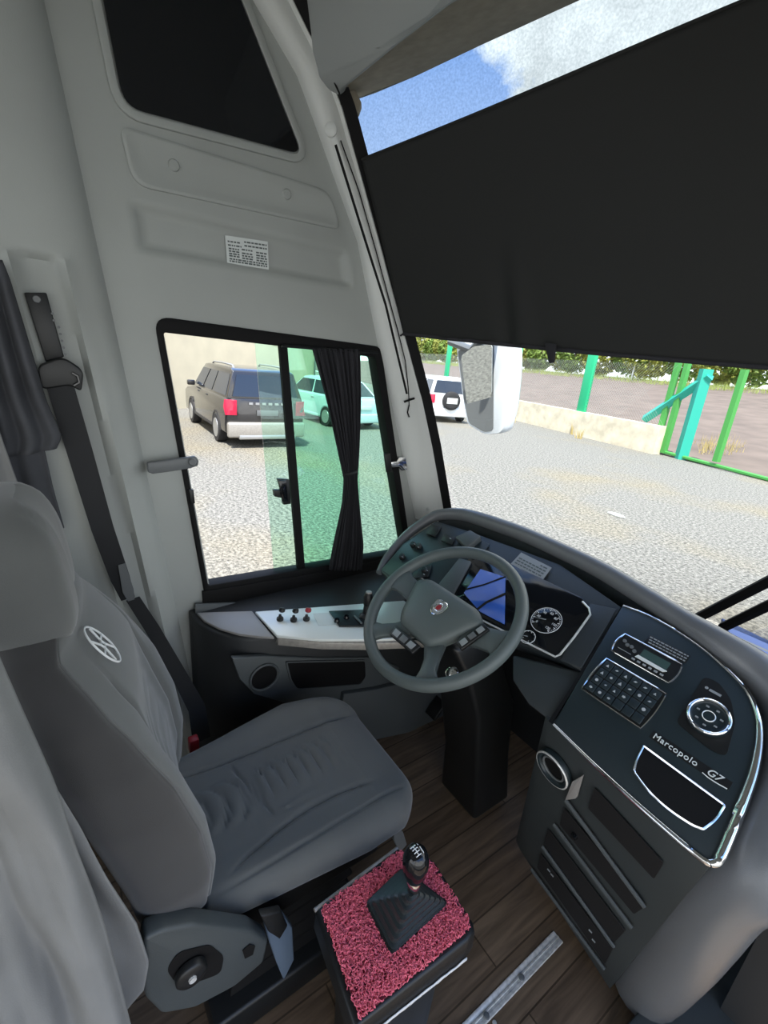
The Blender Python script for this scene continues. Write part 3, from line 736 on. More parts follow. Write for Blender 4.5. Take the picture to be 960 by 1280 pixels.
# keypad
kp = framed('keypad', rect_uv(.006, .157, .112, .220, .004), m_black)
for r in range(4):
    for c in range(6):
        u0 = .011+c*.0238; v0 = .118+r*.0245
        if r == 0 and c > 5: continue
        bt_ = uvp('key', u0, u0+.0215, v0, v0+.0222, .010, .0145, m_panel, kp, .0015)
mb = MB(); sh = random.Random(11)
for r in range(4):
    for c in range(6):
        if (r == 0 and c > 2) or (r == 1 and c == 4): continue
        cu_, cv_ = .0218+c*.0238, .129+r*.0245; s = .0033+.0012*sh.random(); k = sh.randint(0, 3)
        if k == 0: P = [(-s, -s), (s, -s), (0, s)]
        elif k == 1: P = [(s*math.cos(t*PI/4), s*math.sin(t*PI/4)) for t in range(8)]
        elif k == 2: P = [(-s, -.4*s), (s*.3, -.4*s), (s, .5*s), (-.2*s, .6*s)]
        else: P = [(-s, -.6*s), (0, -.6*s), (0, -s), (s, 0), (0, s), (0, .6*s), (-s, .6*s)]
        mb.prism([D(cu_+a, cv_+b, .0147) for a, b in P], DN*.0004)
mb.build('key_symbols', mat('key_print', (.5, .52, .53), .5), kp)
# climate dial with its darker plate
pl = MB().prism(rounded([dpx(*p, .0062) for p in ((880, 846), (898, 853), (914, 875), (919, 905), (908, 946), (888, 938), (845, 903))], .012, 4), DN*.0015).build('dial_plate', m_black, da)
dc = D(.247, .220, .008)
dl = MB().lathe([(.041, 0), (.041, .010), (.036, .014), (.034, .012), (.030, .009), (.014, .010), (.012, .013), (0, .013)], dc, DN, 40).build('climate_dial', m_panel, da)
mb = MB(); mb.tube([dc+DN*.012+(DU*math.cos(2*PI*k/40)+DV*math.sin(2*PI*k/40))*.038 for k in range(40)], .004, 8, closed=True); mb.build('chrome_ring', m_chrome, dl)
mb = MB(); mb.tube([dc+DN*.013+(DU*math.cos(2*PI*k/24)+DV*math.sin(2*PI*k/24))*.012 for k in range(24)], .0012, 6, closed=True); mb.build('hub_ring', m_alu, dl)
for k in range(7):
    a = 2*PI*k/7+.3; MB().box(dc+DN*.0115+(DU*math.cos(a)+DV*math.sin(a))*.023, (.006, .003, .003), Matrix((DU, DV, DN)).transposed()).build('dial_symbol', m_dimwhite, dl)
MB().lathe([(.0035, 0), (.0035, .0006), (0, .0006)], D(.212, .285, .0077), DN, 14).build('dial_mark', m_dimwhite, pl)
uvp('dial_mark', .218, .242, .281, .287, .0077, .0082, m_dimwhite, pl, 0)
# badge
uvp('badge_strip', .178, .335, .107, .127, .006, .0066, m_black, da, 0)
bd = text('Marcopolo', .0185, D(.184, .1165, .008), DU, DV, m_silver, 'lettering', da, .0012, space=1.12)
text('G7', .021, D(.292, .1175, .008), DU, DV, m_silver, 'lettering', da, .0012, shear=.3, space=.95)
MB().tube([D(u, v, .009) for u, v in ((.288, .1075), (.300, .1055), (.315, .1058), (.333, .108))], .0012, 6).build('swoosh', m_silver, da)
# storage slot
slp = rounded([dpx(*p) for p in ((805, 935), (906, 1009), (895, 1027), (879, 1039), (866, 1034), (838, 1016), (812, 993), (793, 967), (796, 952))], [.002, .004, .02, .004, .02, .03, .03, .006, .02], 5)
so = framed('storage_slot', slp, m_rubber, .0065)
# seam strip between cluster and centre panel
uvbox('seam', ((776, 762), (780, 764), (690, 905), (686, 902)), .0, .003, m_rubber, da, 0)
uvbox('cover_plate', ((738, 755), (771, 762), (727, 836), (700, 826)), .0, .004, m_dash, da, .002)
kb = [dpx(640, 822, -.01), dpx(700, 830, -.01), dpx(725, 842, -.01), dpx(692, 903, -.01)]
MB().loft([[dpx(*p, -.012) for p in ((640, 818), (728, 840), (692, 905), (660, 880), (640, 850))], [dpx(*p, -.012)+Vector((0, .16, -.12)) for p in ((640, 818), (728, 840), (692, 905), (660, 880), (640, 850))]]).build('knee_panel', m_lower, da, bevel=.008)
# lower console
LT = [dpx(690, 906, -.008), dpx(888, 1082, -.008)]
LB = [onz(650, 1062, .19)]
lcn0 = (LB[0]-LT[0]).cross(LT[1]-LT[0]).normalized(); LB.append(onp(762, 1236, LT[0], lcn0))
LBx = LB[1]
def LC(u, v, w=0):
    a = L2(LT[0], LT[1], u); b = L2(LB[0], LB[1], u); p = L2(a, b, v)
    n = (LB[0]-LT[0]).cross(LT[1]-LT[0]).normalized()
    if n.y > 0: n = -n
    return p+n*w
lc = MB()
prof_u = [-.10, -.07, 0, .25, .5, .75, 1.0, 1.004, 1.07]
lc.loft([[LC(u, v, (-.03 if u < -.08 else -.006 if u < -.02 else -.05 if u > 1.002 else 0)) for v in (0, .25, .5, .75, 1)]+[LC(u, 1, -.18)+Vector((0, .05, 0)), LC(u, 0, -.25)] for u in prof_u])
lc_ = lc.build('lower_console', m_lower, da, bevel=.004)
def lcq(name, px, w0, w1, m, parent, r=.006, bev=.001):
    n = (LB[0]-LT[0]).cross(LT[1]-LT[0]).normalized()
    if n.y > 0: n = -n
    P0 = LT[0]
    P = rounded([onp(x, y, P0+n*w0, n) for x, y in px], r, 4); return MB().prism(P, n*(w1-w0)).build(name, m, parent, bevel=bev)
lcn = (LB[0]-LT[0]).cross(LT[1]-LT[0]).normalized()
if lcn.y > 0: lcn = -lcn
bays = [((744, 984), (830, 1078), (818, 1098), (736, 1010)), ((706, 1010), (808, 1132), (793, 1142), (700, 1030)), ((686, 1036), (782, 1163), (768, 1178), (680, 1054)), ((676, 1066), (766, 1186), (757, 1204), (672, 1084))]
for k, q in enumerate(bays):
    b_ = lcq('switch_bay', q, .004, .0065, mat('bay_black', (.004, .004, .005), .7) if k == 0 else bpy.data.materials['bay_black'], lc_, .006, 0)
for (a, b) in (((707, 1000), (806, 1134)), ((692, 1030), (790, 1160)), ((678, 1058), (768, 1184)), ((664, 1086), (756, 1212))):
    MB().tube([onp(*a, LT[0]+lcn*.010, lcn), onp(*b, LT[0]+lcn*.010, lcn)], .0055, 6).build('rib', m_console, lc_)
lcq('frame_corner', ((718, 975), (730, 968), (722, 996), (709, 998)), .006, .014, m_arm, lc_, .002)
MB().lathe([(.010, 0), (.008, .010), (0, .011)], onp(719, 1044, LT[0]+lcn*.006, lcn), lcn, 14).build('socket', m_blackgl, lc_)
for x, y in ((686, 1088), (690, 1094), (738, 1164), (742, 1176)):
    MB().box(onp(x, y, LT[0]+lcn*.008, lcn), (.010, .002, .004)).build('switch_mark', m_dimwhite, lc_)
vc = onp(695, 958, LT[0]+lcn*.004, lcn)
av = MB().lathe([(.050, 0), (.050, .014), (.046, .019), (.040, .017), (.034, .004), (0, .002)], vc, lcn, 40).build('air_vent', m_panel, da)
vx = lcn.orthogonal().normalized(); vy = lcn.cross(vx)
mb = MB(); mb.tube([vc+lcn*.016+(vx*math.cos(2*PI*k/40)+vy*math.sin(2*PI*k/40))*.047 for k in range(40)], .003, 8, closed=True); mb.build('vent_ring', m_alu, av)
mb = MB(); mb.tube([vc+lcn*.010+(vx*math.cos(2*PI*k/40)+vy*math.sin(2*PI*k/40))*.032 for k in range(40)], .003, 8, closed=True); mb.build('inner_ring', m_grip, av)
MB().lathe([(.029, 0), (.029, .003), (0, .003)], vc+lcn*.004, lcn, 30).build('vent_mouth', m_rubber, av)
# co-driver side and step
struct(MB().box((.85, 1.38, .36), (.86, .08, .72)).build('wall_right_front', m_consdark), 'dark lower panel beyond the passenger end of the dashboard', 'wall')
stp = thing('entry_step', 'dark step platform at the lower right beside the dashboard end', 'step', (.7, .9, 0))
MB().prism([onz(*p, .06) for p in ((775, 1290), (800, 1262), (885, 1208), (920, 1180), (1100, 1060), (1300, 1290))], (0, 0, -.055)).build('tread', m_lower, stp, bevel=.004)
MB().tube([onz(*p, .072) for p in ((889, 1228), (915, 1196), (944, 1160))], .006, 6).build('edge_strip', m_console, stp)

struct(MB().box((.82, 1.72, .66), (.88, .60, .04)).build('trim_8', m_dash), 'dark shelf under the windscreen on the passenger side', 'shelf')
mb = MB(); mb.loft([[(-1.22+2.44*k/24, wsc(-1.22+2.44*k/24, z)+dy, z) for k in range(25)] for z, dy in ((.66, .03), (.30, .06), (-.30, .02))], closed=False)
struct(mb.build('wall_front_outer', m_console, solid=.02), 'grey front body panel of the bus below the windscreen', 'wall')
# ------------------------------------------------------------------ steering wheel
WC = Vector((-.393, .857, 1.021)); WN = Vector((0, -.559, .829)).normalized(); WU = Vector((1, 0, 0)); WV = WN.cross(WU)
def Wp(u, v, w=0): return WC+WU*u+WV*v+WN*w
swh = thing('steering_wheel', 'dark grey four spoke steering wheel with silver emblem', 'steering wheel', WC)
RW = .230
mb = MB(); ring = []
for k in range(96):
    a = 2*PI*k/96; d = WU*math.cos(a)+WV*math.sin(a)
    ring.append([WC+d*(RW+.0175*math.cos(t*2*PI/14))+WN*.020*math.sin(t*2*PI/14) for t in range(14)])
ring.append(ring[0]); mb.loft(ring, cap=False); bmesh.ops.remove_doubles(mb.bm, verts=mb.bm.verts, dist=1e-6); mb.build('rim', m_wheel, swh)
def spoke(pts, name='spoke', m=m_wheel):
    r = []
    for i, (u, v, hw, w0, w1) in enumerate(pts):
        a, b = pts[max(i-1, 0)], pts[min(i+1, len(pts)-1)]; t = Vector((b[0]-a[0], b[1]-a[1])).normalized(); nx, ny_ = -t.y, t.x
        r.append([Wp(u+nx*hw*q, v+ny_*hw*q, w0 if s < 0 else w1-(abs(q)**3)*.006) for s, q in ((-1, -1), (1, -1), (1, -.5), (1, 0), (1, .5), (1, 1), (-1, 1), (-1, 0))])
    return MB().loft(r).build(name, m, swh, bevel=.003)
spoke([(-.095, .0, .042, -.03, -.004), (-.15, .004, .032, -.022, .000), (-.19, .006, .034, -.014, .008), (-.222, .008, .050, -.008, .010)])
spoke([(.095, .0, .042, -.03, -.004), (.15, .010, .032, -.022, .000), (.19, .018, .034, -.014, .008), (.222, .022, .050, -.008, .010)])
spoke([(-.050, -.085, .030, -.035, -.008), (-.085, -.125, .022, -.025, -.004), (-.11, -.155, .022, -.016, .006), (-.135, -.180, .036, -.008, .010)])
spoke([(.050, -.085, .030, -.035, -.008), (.082, -.125, .022, -.025, -.004), (.105, -.155, .022, -.016, .006), (.128, -.184, .036, -.008, .010)])
padp = rounded([Vector(p).to_3d() for p in ((-.160, .038), (-.12, .066), (.09, .066), (.130, .040), (.075, -.075), (.050, -.108), (-.080, -.105), (-.105, -.080))], .02, 4)
mb = MB(); rings = []
for sc_, w_ in ((.92, -.035), (1, -.018), (1, -.004), (.96, .006), (.80, .013), (.5, .017), (.2, .018)):
    rings.append([Wp(p.x*sc_, (p.y+.02)*sc_-.02, w_) for p in padp])
mb.loft(rings); hub = mb.build('hub_pad', m_pad, swh)
for qq, mk in ((((-.078, -.120), (.040, -.118), (.036, -.150), (-.070, -.152)), m_dimwhite), (((.112, -.050), (.132, .040), (.160, .034), (.140, -.058)), m_dimwhite)):
    b = MB().prism([Wp(u, v, -.004) for u, v in qq], WN*.011).build('button_pod', m_black, swh, bevel=.003)
    for k in range(3):
        A = [Vector((u, v, 0)) for u, v in qq]
        P = [bil(A, a, c) for a, c in ((.08+.3*k, .2), (.30+.3*k, .2), (.30+.3*k, .8), (.08+.3*k, .8))]
        MB().prism([Wp(p.x, p.y, .007) for p in P], WN*.002).build('wheel_button', mk if k != 1 else m_grip, b, bevel=.0008)
# emblem: shield outline with a round centre
emc = (0, -.004); em = [(-.024, .018), (-.012, .024), (.012, .024), (.024, .018), (.022, -.004), (.012, -.018), (0, -.026), (-.012, -.018), (-.022, -.004)]
E_ = [Wp(u+emc[0], v+emc[1], .0185) for u, v in em]
eb = MB().prism(E_, WN*.0025).build('emblem', m_grey, swh, bevel=.0008)
mb = MB(); mb.tube([p+WN*.0025 for p in E_], .002, 6, closed=True)
mb.tube([Wp(emc[0]+.013*math.cos(2*PI*k/24), emc[1]+.002+.013*math.sin(2*PI*k/24), .0215) for k in range(24)], .0016, 6, closed=True); mb.build('emblem_rim', m_chrome, eb)
MB().prism([Wp(emc[0]+a, emc[1]+.002+b, .021) for a, b in ((-.007, -.008), (.003, -.009), (.008, -.002), (.005, .008), (-.004, .009), (-.008, .002))], WN*.001).build('emblem_figure', m_red, eb)
# column
sco = thing('steering_column', 'dark steering column under the wheel reaching to the floor', 'steering column', (-.42, 1.2, 0))
mb = MB(); 
def rc(c, hx, hy): return [Vector(c)+Vector((a*hx, b*hy, 0)) for a, b in ((-1, -1), (1, -1), (1, 1), (-1, 1))]
mb.loft([rc((-.40, .93, .93), .075, .07), rc((-.40, .99, .83), .10, .08), rc((-.41, 1.10, .62), .10, .09), rc((-.44, 1.20, .30), .09, .09), rc((-.45, 1.25, .04), .10, .10)])
mb.build('shroud', m_black, sco, bevel=.015, seg=3)
MB().lathe([(.055, -.03), (.05, .02)], (-.393, .885, .98), WN, 24).build('column_neck', m_black, sco)
MB().tube([Wp(-.04, -.02, -.05), Wp(-.17, .04, -.055), Wp(-.20, .052, -.055)], [.008, .009, .012], 8).build('stalk', m_black, sco)
MB().tube([Wp(-.150, .046, -.046), Wp(-.19, .058, -.046)], [.013, .013], 8).build('stalk_grip', m_console, sco)
MB().lathe([(.018, 0), (.018, .01), (.012, .014), (0, .014)], onp(566, 843, WC-WN*.06, WN), WN, 18).build('ignition_lock', m_chrome, sco)
MB().tube([onz(580, 968, .10), onz(600, 985, .10)], .03, 10, flat=.4).build('base_collar', m_lower, sco)
for px, py in ((545, 885), (566, 878)):
    tag(MB().box(onz(px, py, .12), (.07, .02, .10), Matrix.Rotation(-.7, 3, 'X')).build('foot_pedal', m_black, bevel=.006), ('black foot pedal left of the steering column' if px < 550 else 'black foot pedal right against the steering column'), 'pedal')

# ------------------------------------------------------------------ driver seat
seat = thing('driver_seat', 'dark grey fabric driver seat with headrest and round stitched emblem', 'seat', (-.48, .3, 0))
SXC = -.475
def sgnpow(a, p): return math.copysign(abs(a)**p, a)
YF = [(.58, .185), (.70, .20), (.82, .185), (.95, .145), (1.08, .088), (1.16, .040), (1.27, -.035)]
def back_ring(z, sc=1.0, n=180, zoff=0):
    yf = lerp_tab(YF, z)
    yb = lerp_tab([(.58, .01), (.66, .0), (.9, -.058), (1.1, -.10), (1.27, -.14)], z)
    hw = lerp_tab([(.58, .235), (.68, .252), (.9, .260), (1.02, .258), (1.12, .240), (1.2, .200), (1.26, .15)], z)
    yc, ht = (yf+yb)/2, (yf-yb)/2; P = []
    up = sstep(1.14, .92, z)          # bolsters fade towards the shoulders
    for k in range(n):
        t = 2*PI*k/n; c, s = math.cos(t), math.sin(t)
        ex = .55 if c > 0 else .42
        dx = sgnpow(c, ex)*hw*sc; y = yc+sgnpow(s, ex)*ht*(.55+.45*sc)
        q = abs(dx)/hw
        if c < 0 and s > 0: y += .022*q*s
        if c > 0 and s > 0: y -= .012*q*s
        if s > 0:
            y -= .052*sstep(.93, .45, q)*s**.4*sc*up
            y -= (1-up)*.030*q*q*s
            y -= .009*math.exp(-((q-.64)/.022)**2)*s*sstep(1.2, 1.1, z)
            if q < .52:   # wrinkles and stitching of the loose cover
                f = ((z+.9*abs(dx))/.050) % 1
                y -= .0075*math.exp(-((f-.5)/.14)**2)*sstep(.52, .30, q)*sstep(.66, .74, z)*sstep(1.07, .97, z)*s
        if abs(c) > .5: dx *= 1-.03*math.exp(-((s-.42)/.05)**2)
        P.append(Vector((SXC+dx, y, z+zoff)))
    return P
rings = []
for k in range(7): a = k/6*PI/2; rings.append(back_ring(.60, .25+.75*math.sin(a), zoff=-.035*math.cos(a)))
for k in range(1, 60): rings.append(back_ring(.60+(1.215-.60)*k/59))
for k in range(1, 8): a = k/7*PI/2; rings.append(back_ring(1.215+.001*k, max(.12, math.cos(a)), zoff=.038*math.sin(a)))
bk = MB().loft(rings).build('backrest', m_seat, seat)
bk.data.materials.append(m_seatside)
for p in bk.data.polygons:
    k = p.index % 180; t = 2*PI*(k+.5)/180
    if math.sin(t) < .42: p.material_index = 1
def blob(c, h, e1, e2, n=40, m_=28, fn=None):
    rings = []
    for j in range(m_+1):
        ph = -PI/2+PI*j/m_; cz, sz = sgnpow(math.cos(ph), e1), sgnpow(math.sin(ph), e1); r = []
        for k in range(n):
            t = 2*PI*k/n; p = Vector((h[0]*cz*sgnpow(math.cos(t), e2), h[1]*cz*sgnpow(math.sin(t), e2), h[2]*sz))
            if fn: p = fn(p)
            r.append(p+Vector(c))
        rings.append(r)
    return rings
def hfn(p):
    p = Vector(p); p.y += -.06*(p.z/.13)*.25
    if p.y > .02:
        q = abs(abs(p.x)-.085); p.y -= .006*math.exp(-(q/.008)**2)
        p.y -= .010*sstep(.09, .02, abs(p.x))
    return p
MB().loft(blob((-.465, -.082, 1.322), (.145, .078, .130), .65, .62, fn=hfn)).build('headrest', m_seat, seat)
for sx in (-.06, .06): MB().tube([(SXC+sx, -.085, 1.17), (SXC+sx, -.085, 1.24)], .008, 8).build('headrest_post', m_alu, seat)
# cushion
def cushion(nu=230, nv=280):
    rings = []
    y0, y1 = .12, .735
    for i in range(nu+1):
        v = i/nu
        end = 1.0
        if v < .06: end = math.sin((v/.06)*PI/2)
        if v > .86: end = math.sqrt(max(0, 1-((v-.86)/.14)**2))
        y = y0+(y1-y0)*v
        hwL = lerp_tab([(0, .215), (.4, .262), (.65, .285), (.85, .25), (1, .22)], v)*(.70+.30*end)
        hwR = lerp_tab([(0, .205), (.4, .235), (.7, .258), (.88, .255), (1, .23)], v)*(.70+.30*end)
        zt = lerp_tab([(0, .575), (.3, .572), (.8, .588), (1, .575)], v); zb = lerp_tab([(0, .43), (1, .445)], v)
        zm, hz = (zt+zb)/2, (zt-zb)/2*(.25+.75*end); r = []
        for k in range(nv):
            t = 2*PI*k/nv; c, s = math.cos(t), math.sin(t); hw = hwR if c > 0 else hwL
            dx = sgnpow(c, .5)*hw; q = abs(dx)/hw; z = zm+sgnpow(s, .6)*hz
            if s > 0:
                z -= .022*sstep(.95, .5, q)*s**.5*end
                if c < 0: z += .018*sstep(.6, .95, q)*s
                xr = dx+.02
                # side seams of the seat panel
                z -= .008*math.exp(-((dx+.150-.03*v)/.006)**2)*s*end*sstep(.97, .85, v)
                ca = .115+.9*(y-.46)**2
                z -= .008*math.exp(-((dx-ca)/.006)**2)*sstep(.20, .26, y)*sstep(.64, .58, y)
                z -= .007*math.exp(-((dx-.195)/.006)**2)*s*end*sstep(.97, .85, v)
                z -= .007*math.exp(-((y-.325-.25*xr)/.005)**2)*sstep(.11, .08, abs(xr))
                # padded scallops in two groups
                if .34 < y < .60 and abs(xr) < .06:
                    f = ((y+10*xr*xr-.34)/.036) % 1; z += (.012*math.sin(PI*f)**.6-.006)*sstep(.058, .042, abs(xr))*sstep(.34, .36, y)*sstep(.60, .57, y)
                if .16 < y < .32 and abs(xr-.01) < .075:
                    f = ((y+8*(xr-.01)**2-.16)/.05) % 1; z += (.012*math.sin(PI*f)**.6-.006)*sstep(.072, .055, abs(xr-.01))*sstep(.16, .18, y)*sstep(.32, .30, y)
                if .36 < y < .50 and .05 < xr < .12: z += .003*math.sin((xr-.05)*300)*sstep(.05, .06, xr)*sstep(.12, .10, xr)*sstep(.36, .39, y)*sstep(.50, .44, y)
            r.append(Vector((-.475+dx, y, z)))
        rings.append(r)
    return rings
MB().loft(cushion()).build('seat_cushion', m_seat, seat)
# stitched emblem on the backrest: ring and crossed strokes
def bf(x, z):   # y of the backrest face
    q = abs(x-SXC)/.25; up = sstep(1.14, .92, z)
    return lerp_tab(YF, z)-.052*up-(1-up)*.03*q*q
ex, ez = -.382, 1.182
mb = MB(); ep = lambda a, b: Vector((ex+a, bf(ex, ez+b)+.002, ez+b))
mb.tube([ep(.036*math.cos(2*PI*k/30), .036*math.sin(2*PI*k/30)) for k in range(30)], .0019, 6, closed=True)
for L in (((-.022, .024), (-.008, .004), (.008, .004), (.022, .024)), ((-.022, -.024), (-.008, -.004), (.008, -.004), (.022, -.024)), ((-.034, 0), (-.008, .004)), ((.034, 0), (.008, -.004)), ((-.008, .004), (-.008, -.004)), ((.008, .004), (.008, -.004))):
    mb.tube([ep(*p) for p in L], .0019, 6)
mb.build('stitched_emblem', m_white, seat)
# side cover, dial, lever, pedestal
scp = rounded([onx(*p, -.215) for p in ((178, 1160), (200, 1150), (240, 1143), (310, 1152), (332, 1165), (326, 1192), (290, 1222), (240, 1248), (200, 1255), (180, 1235), (172, 1200))], .01, 4)
sd = MB().prism(scp, (-.04, 0, 0), (.02, 0, 0)).build('side_cover', m_seatpl, seat, bevel=.010, seg=3)
rcp = rounded([onx(*p, -.194) for p in ((208, 1212), (222, 1190), (262, 1180), (280, 1195), (276, 1216), (250, 1226), (222, 1232))], .015, 4)
MB().prism(rcp, (.001, 0, 0)).build('recess', m_rubber, sd)
kc = onx(238, 1212, -.19)
MB().lathe([(.030, 0), (.030, .012), (.026, .016), (.008, .017), (.006, .020), (0, .020)], kc, (1, 0, 0), 30).build('recline_knob', m_black, sd)
MB().lathe([(.008, 0), (.007, .004), (0, .004)], kc+Vector((.017, 0, 0)), (1, 0, 0), 12).build('knob_cap', m_alu, sd)
MB().prism([onx(*p, -.193) for p in ((303, 1188), (312, 1180), (319, 1182), (316, 1193), (306, 1198))], (.001, 0, 0)).build('hole', m_rubber, sd)
P = [onx(*p, -.21) for p in ((330, 1148), (352, 1142), (366, 1160), (368, 1200), (355, 1226), (346, 1205), (334, 1170))]
MB().prism(P, (-.02, 0, 0)).build('lever_flap', m_blue, seat, bevel=.004)
P = [onx(*p, -.205) for p in ((326, 1146), (352, 1140), (360, 1158), (350, 1175), (336, 1166))]
MB().prism(P, (-.02, 0, 0)).build('lever_hub', m_black, seat, bevel=.004)
MB().box((-.475, .40, .40), (.40, .44, .08)).build('seat_pan', m_rubber, seat, bevel=.01)
mb = MB(); mb.loft([rc((-.475, .38, z), .17-.015*(k % 2), .18-.015*(k % 2)) for k, z in enumerate([.10+.03*j for j in range(10)])]); mb.build('suspension_bellows', m_rubber, seat, bevel=.004)
MB().box((-.475, .38, .05), (.42, .46, .10)).build('pedestal', m_black, seat, bevel=.01)
P = [onx(*p, -.255) for p in ((494, 1034), (504, 1040), (509, 1056), (500, 1066), (492, 1050))]
MB().prism(P, (-.015, 0, 0)).build('front_bracket', m_grip, seat, bevel=.002)
MB().box(onx(242, 930, -.80), (.03, .03, .05)).build('belt_buckle', m_red, seat, bevel=.005)

# ------------------------------------------------------------------ pale cloth behind the seat
pc = thing('cab_curtain', 'pale grey fabric curtain hanging beside the driver seat back', 'curtain', (-.15, -.3, .3))
Ek = [(780, -30), (847, 0), (920, 34), (995, 69), (1098, 107), (1167, 131), (1235, 151), (1300, 168)]
def cf1(u, v):
    py = 780+v*(1340-780); e = lerp_tab(Ek, py); px = e-u*300
    p = onx(px, py, -.13)
    p = Vector((-.13, p.y if px > -320 else p.y, p.z))
    s = u*2*PI
    p.x += .020*math.sin(s*1.3+v*2.0) - .03*math.exp(-(u/.03)**2) + .012*math.sin(s*2.4+3+v*5)*sstep(.4, 1, v)
    p.x += .008*noise.noise(Vector((u*9, v*5, 1.0)))*2
    return p
MB().grid(cf1, 110, 80).build('cloth', m_grcurt, pc, solid=.004)
Ek2 = [(950, 48), (1030, 100), (1090, 132), (1150, 170), (1200, 186), (1235, 180), (1262, 158), (1340, 120)]
def cf2(u, v):
    py = 960+v*(1340-960); e = lerp_tab(Ek2, py); px = e-u*130
    p = onx(px, py, -.19); p.x += .008*math.sin(u*9+v*4); return p
MB().grid(cf2, 40, 40).build('inner_fold', m_grcurt, pc, solid=.004)

def cf3(u, v):
    return Vector((-1.10+.98*u, -.19+.012*math.sin(u*40)+.01*math.sin(u*17+v*3), .02+1.12*v))
rf = MB().grid(cf3, 90, 14).build('rear_fold', m_grcurt, pc, solid=.004)
# ------------------------------------------------------------------ gear lever console
gb = thing('gear_console', 'black gear lever console with pink loop mat and scuffed edges', 'console', (-.05, .48, 0))
zt = .52
mp_ = [onz(*p, zt+.012) for p in ((403, 1133), (500, 1064), (528, 1069), (542, 1080), (584, 1146), (586, 1156), (578, 1166), (450, 1270))]
cenm = sum(mp_, Vector())/len(mp_)
def grow(P, k): return [cenm+(p-cenm)*(1+k/((p-cenm).length)) for p in P]
out = grow(mp_, .016)
mb = MB(); lo = lambda P, z: [Vector((p.x, p.y, z)) for p in P]
mb.loft([lo(grow(mp_, -.05), .02), lo(grow(mp_, -.04), .40), lo(grow(mp_, .006), .45), lo(grow(mp_, .018), .465), lo(out, zt-.004), lo(grow(mp_, .010), zt+.002)])
mb.build('body', m_black, gb, bevel=.004)
mb = MB(); 
rimp = lo(grow(mp_, .017), zt-.001)
for a, b in ((0, 1),): mb.tube([rimp[0], rimp[1]], .0045, 6)
mb.build('worn_edge', m_worn, gb)
lowp = lo(grow(mp_, .019), .466)
mb = MB(); nE = 40
mb.loft([[L2(lowp[6], lowp[7], k/nE)+Vector((0, 0, dz))+Vector((.0015, 0, 0)) for dz in (.003+.004*noise.noise(Vector((k*.35, 0, 0))), -.005+.004*noise.noise(Vector((k*.5, 3, 0))))] for k in range(nE+1)], closed=False)
mb.build('worn_edge', m_white, gb, solid=.002)
# mat
m_mat = mat('loop_mat', (.92, .14, .20), .7, var=.5, vscale=170)
base = MB().prism(lo(mp_, zt), (0, 0, .006)).build('mat_base', mat('mat_base', (.14, .012, .03), .8), gb)
def inpoly(x, y, P):
    r = False; n = len(P)
    for i in range(n):
        a, b = P[i], P[i-1]
        if (a.y > y) != (b.y > y) and x < (b.x-a.x)*(y-a.y)/(b.y-a.y)+a.x: r = not r
    return r
bootq = [Vector((-.108, .452, 0)), Vector((-.120, .580, 0)), Vector((-.002, .610, 0)), Vector((.008, .446, 0))]
bootq = [onz(*p, zt+.016) for p in ((459, 1128), (503, 1086), (558, 1128), (490, 1190))]
mb = MB(); lr = random.Random(5)
x0, x1 = min(p.x for p in mp_), max(p.x for p in mp_); y0_, y1_ = min(p.y for p in mp_), max(p.y for p in mp_)
cnt = 0
while cnt < 3000:
    x, y = lr.uniform(x0, x1), lr.uniform(y0_, y1_)
    if not inpoly(x, y, mp_) or inpoly(x, y, bootq): continue
    cnt += 1; a0 = lr.uniform(0, 2*PI); r = lr.uniform(.0035, .006); tl = lr.uniform(-.8, .8); n0 = lr.randint(4, 6)
    P = [Vector((x+r*math.cos(a0+q*1.05), y+r*math.sin(a0+q*1.05), zt+.009+.004*math.sin(q*1.3+tl)+tl*.002)) for q in range(n0)]
    mb.tube(P, .0013, 4)
o = mb.build('loop_pile', m_mat, base); o['kind'] = 'stuff'
# boot and lever
m_boot = mat('boot_rubber', (.022, .028, .030), .36)
gl = thing('gear_lever', 'black gear lever with round knob and ribbed rubber boot on pink mat', 'gear lever', Vector((-.05, .53, zt)))
bc = sum(bootq, Vector())/4; tp = onz(516, 1112, zt+.125)
rings = []
N = 5
for k in range(N+1):
    t = k/N; s0 = 1-.80*t; zz = zt+.012+t*.085
    c = L2(bc, Vector((tp.x, tp.y, 0)), t*.9)
    q = rounded([Vector((c.x+(p.x-bc.x)*s0, c.y+(p.y-bc.y)*s0, 0)) for p in bootq], .012, 4)
    q2 = rounded([Vector((c.x+(p.x-bc.x)*(s0-.09), c.y+(p.y-bc.y)*(s0-.09), 0)) for p in bootq], .012, 4)
    rings += [lo(q, zz), lo(q, zz+.007), lo(q2, zz+.009), lo(q2, zz+.0125)]
mb = MB(); mb.loft(rings); mb.build('boot', m_boot, gl, bevel=0)
fl = rounded(bootq, .012, 4); fcen = bc
mb = MB(); mb.loft([lo([fcen+(p-fcen)*1.06 for p in fl], zt+.008), lo([fcen+(p-fcen)*1.06 for p in fl], zt+.015), lo([fcen+(p-fcen)*.97 for p in fl], zt+.018)]); mb.build('boot_flange', m_black, gl)
kb0 = onz(517, 1106, zt+.12); kb1 = onz(521, 1064, zt+.225); ax = (kb1-kb0); kl = ax.length; ax.normalize()
MB().lathe([(.012, -.03), (.012, .02)], kb0, ax, 16).build('shaft', m_black, gl)
MB().lathe([(.014, 0), (.015, .004), (.015, .014), (.0135, .018)], kb0, ax, 24).build('collar', m_chrome, gl)
prof = [(.013, .016), (.019, .026), (.0245, .045), (.0275, .065), (.027, .083), (.0225, .098), (.015, .106), (.006, .109), (0, .1095)]
prof = [(r*1.02, .016+(h-.016)*min(1.15, (kl-.01)/.095)) for r, h in prof]
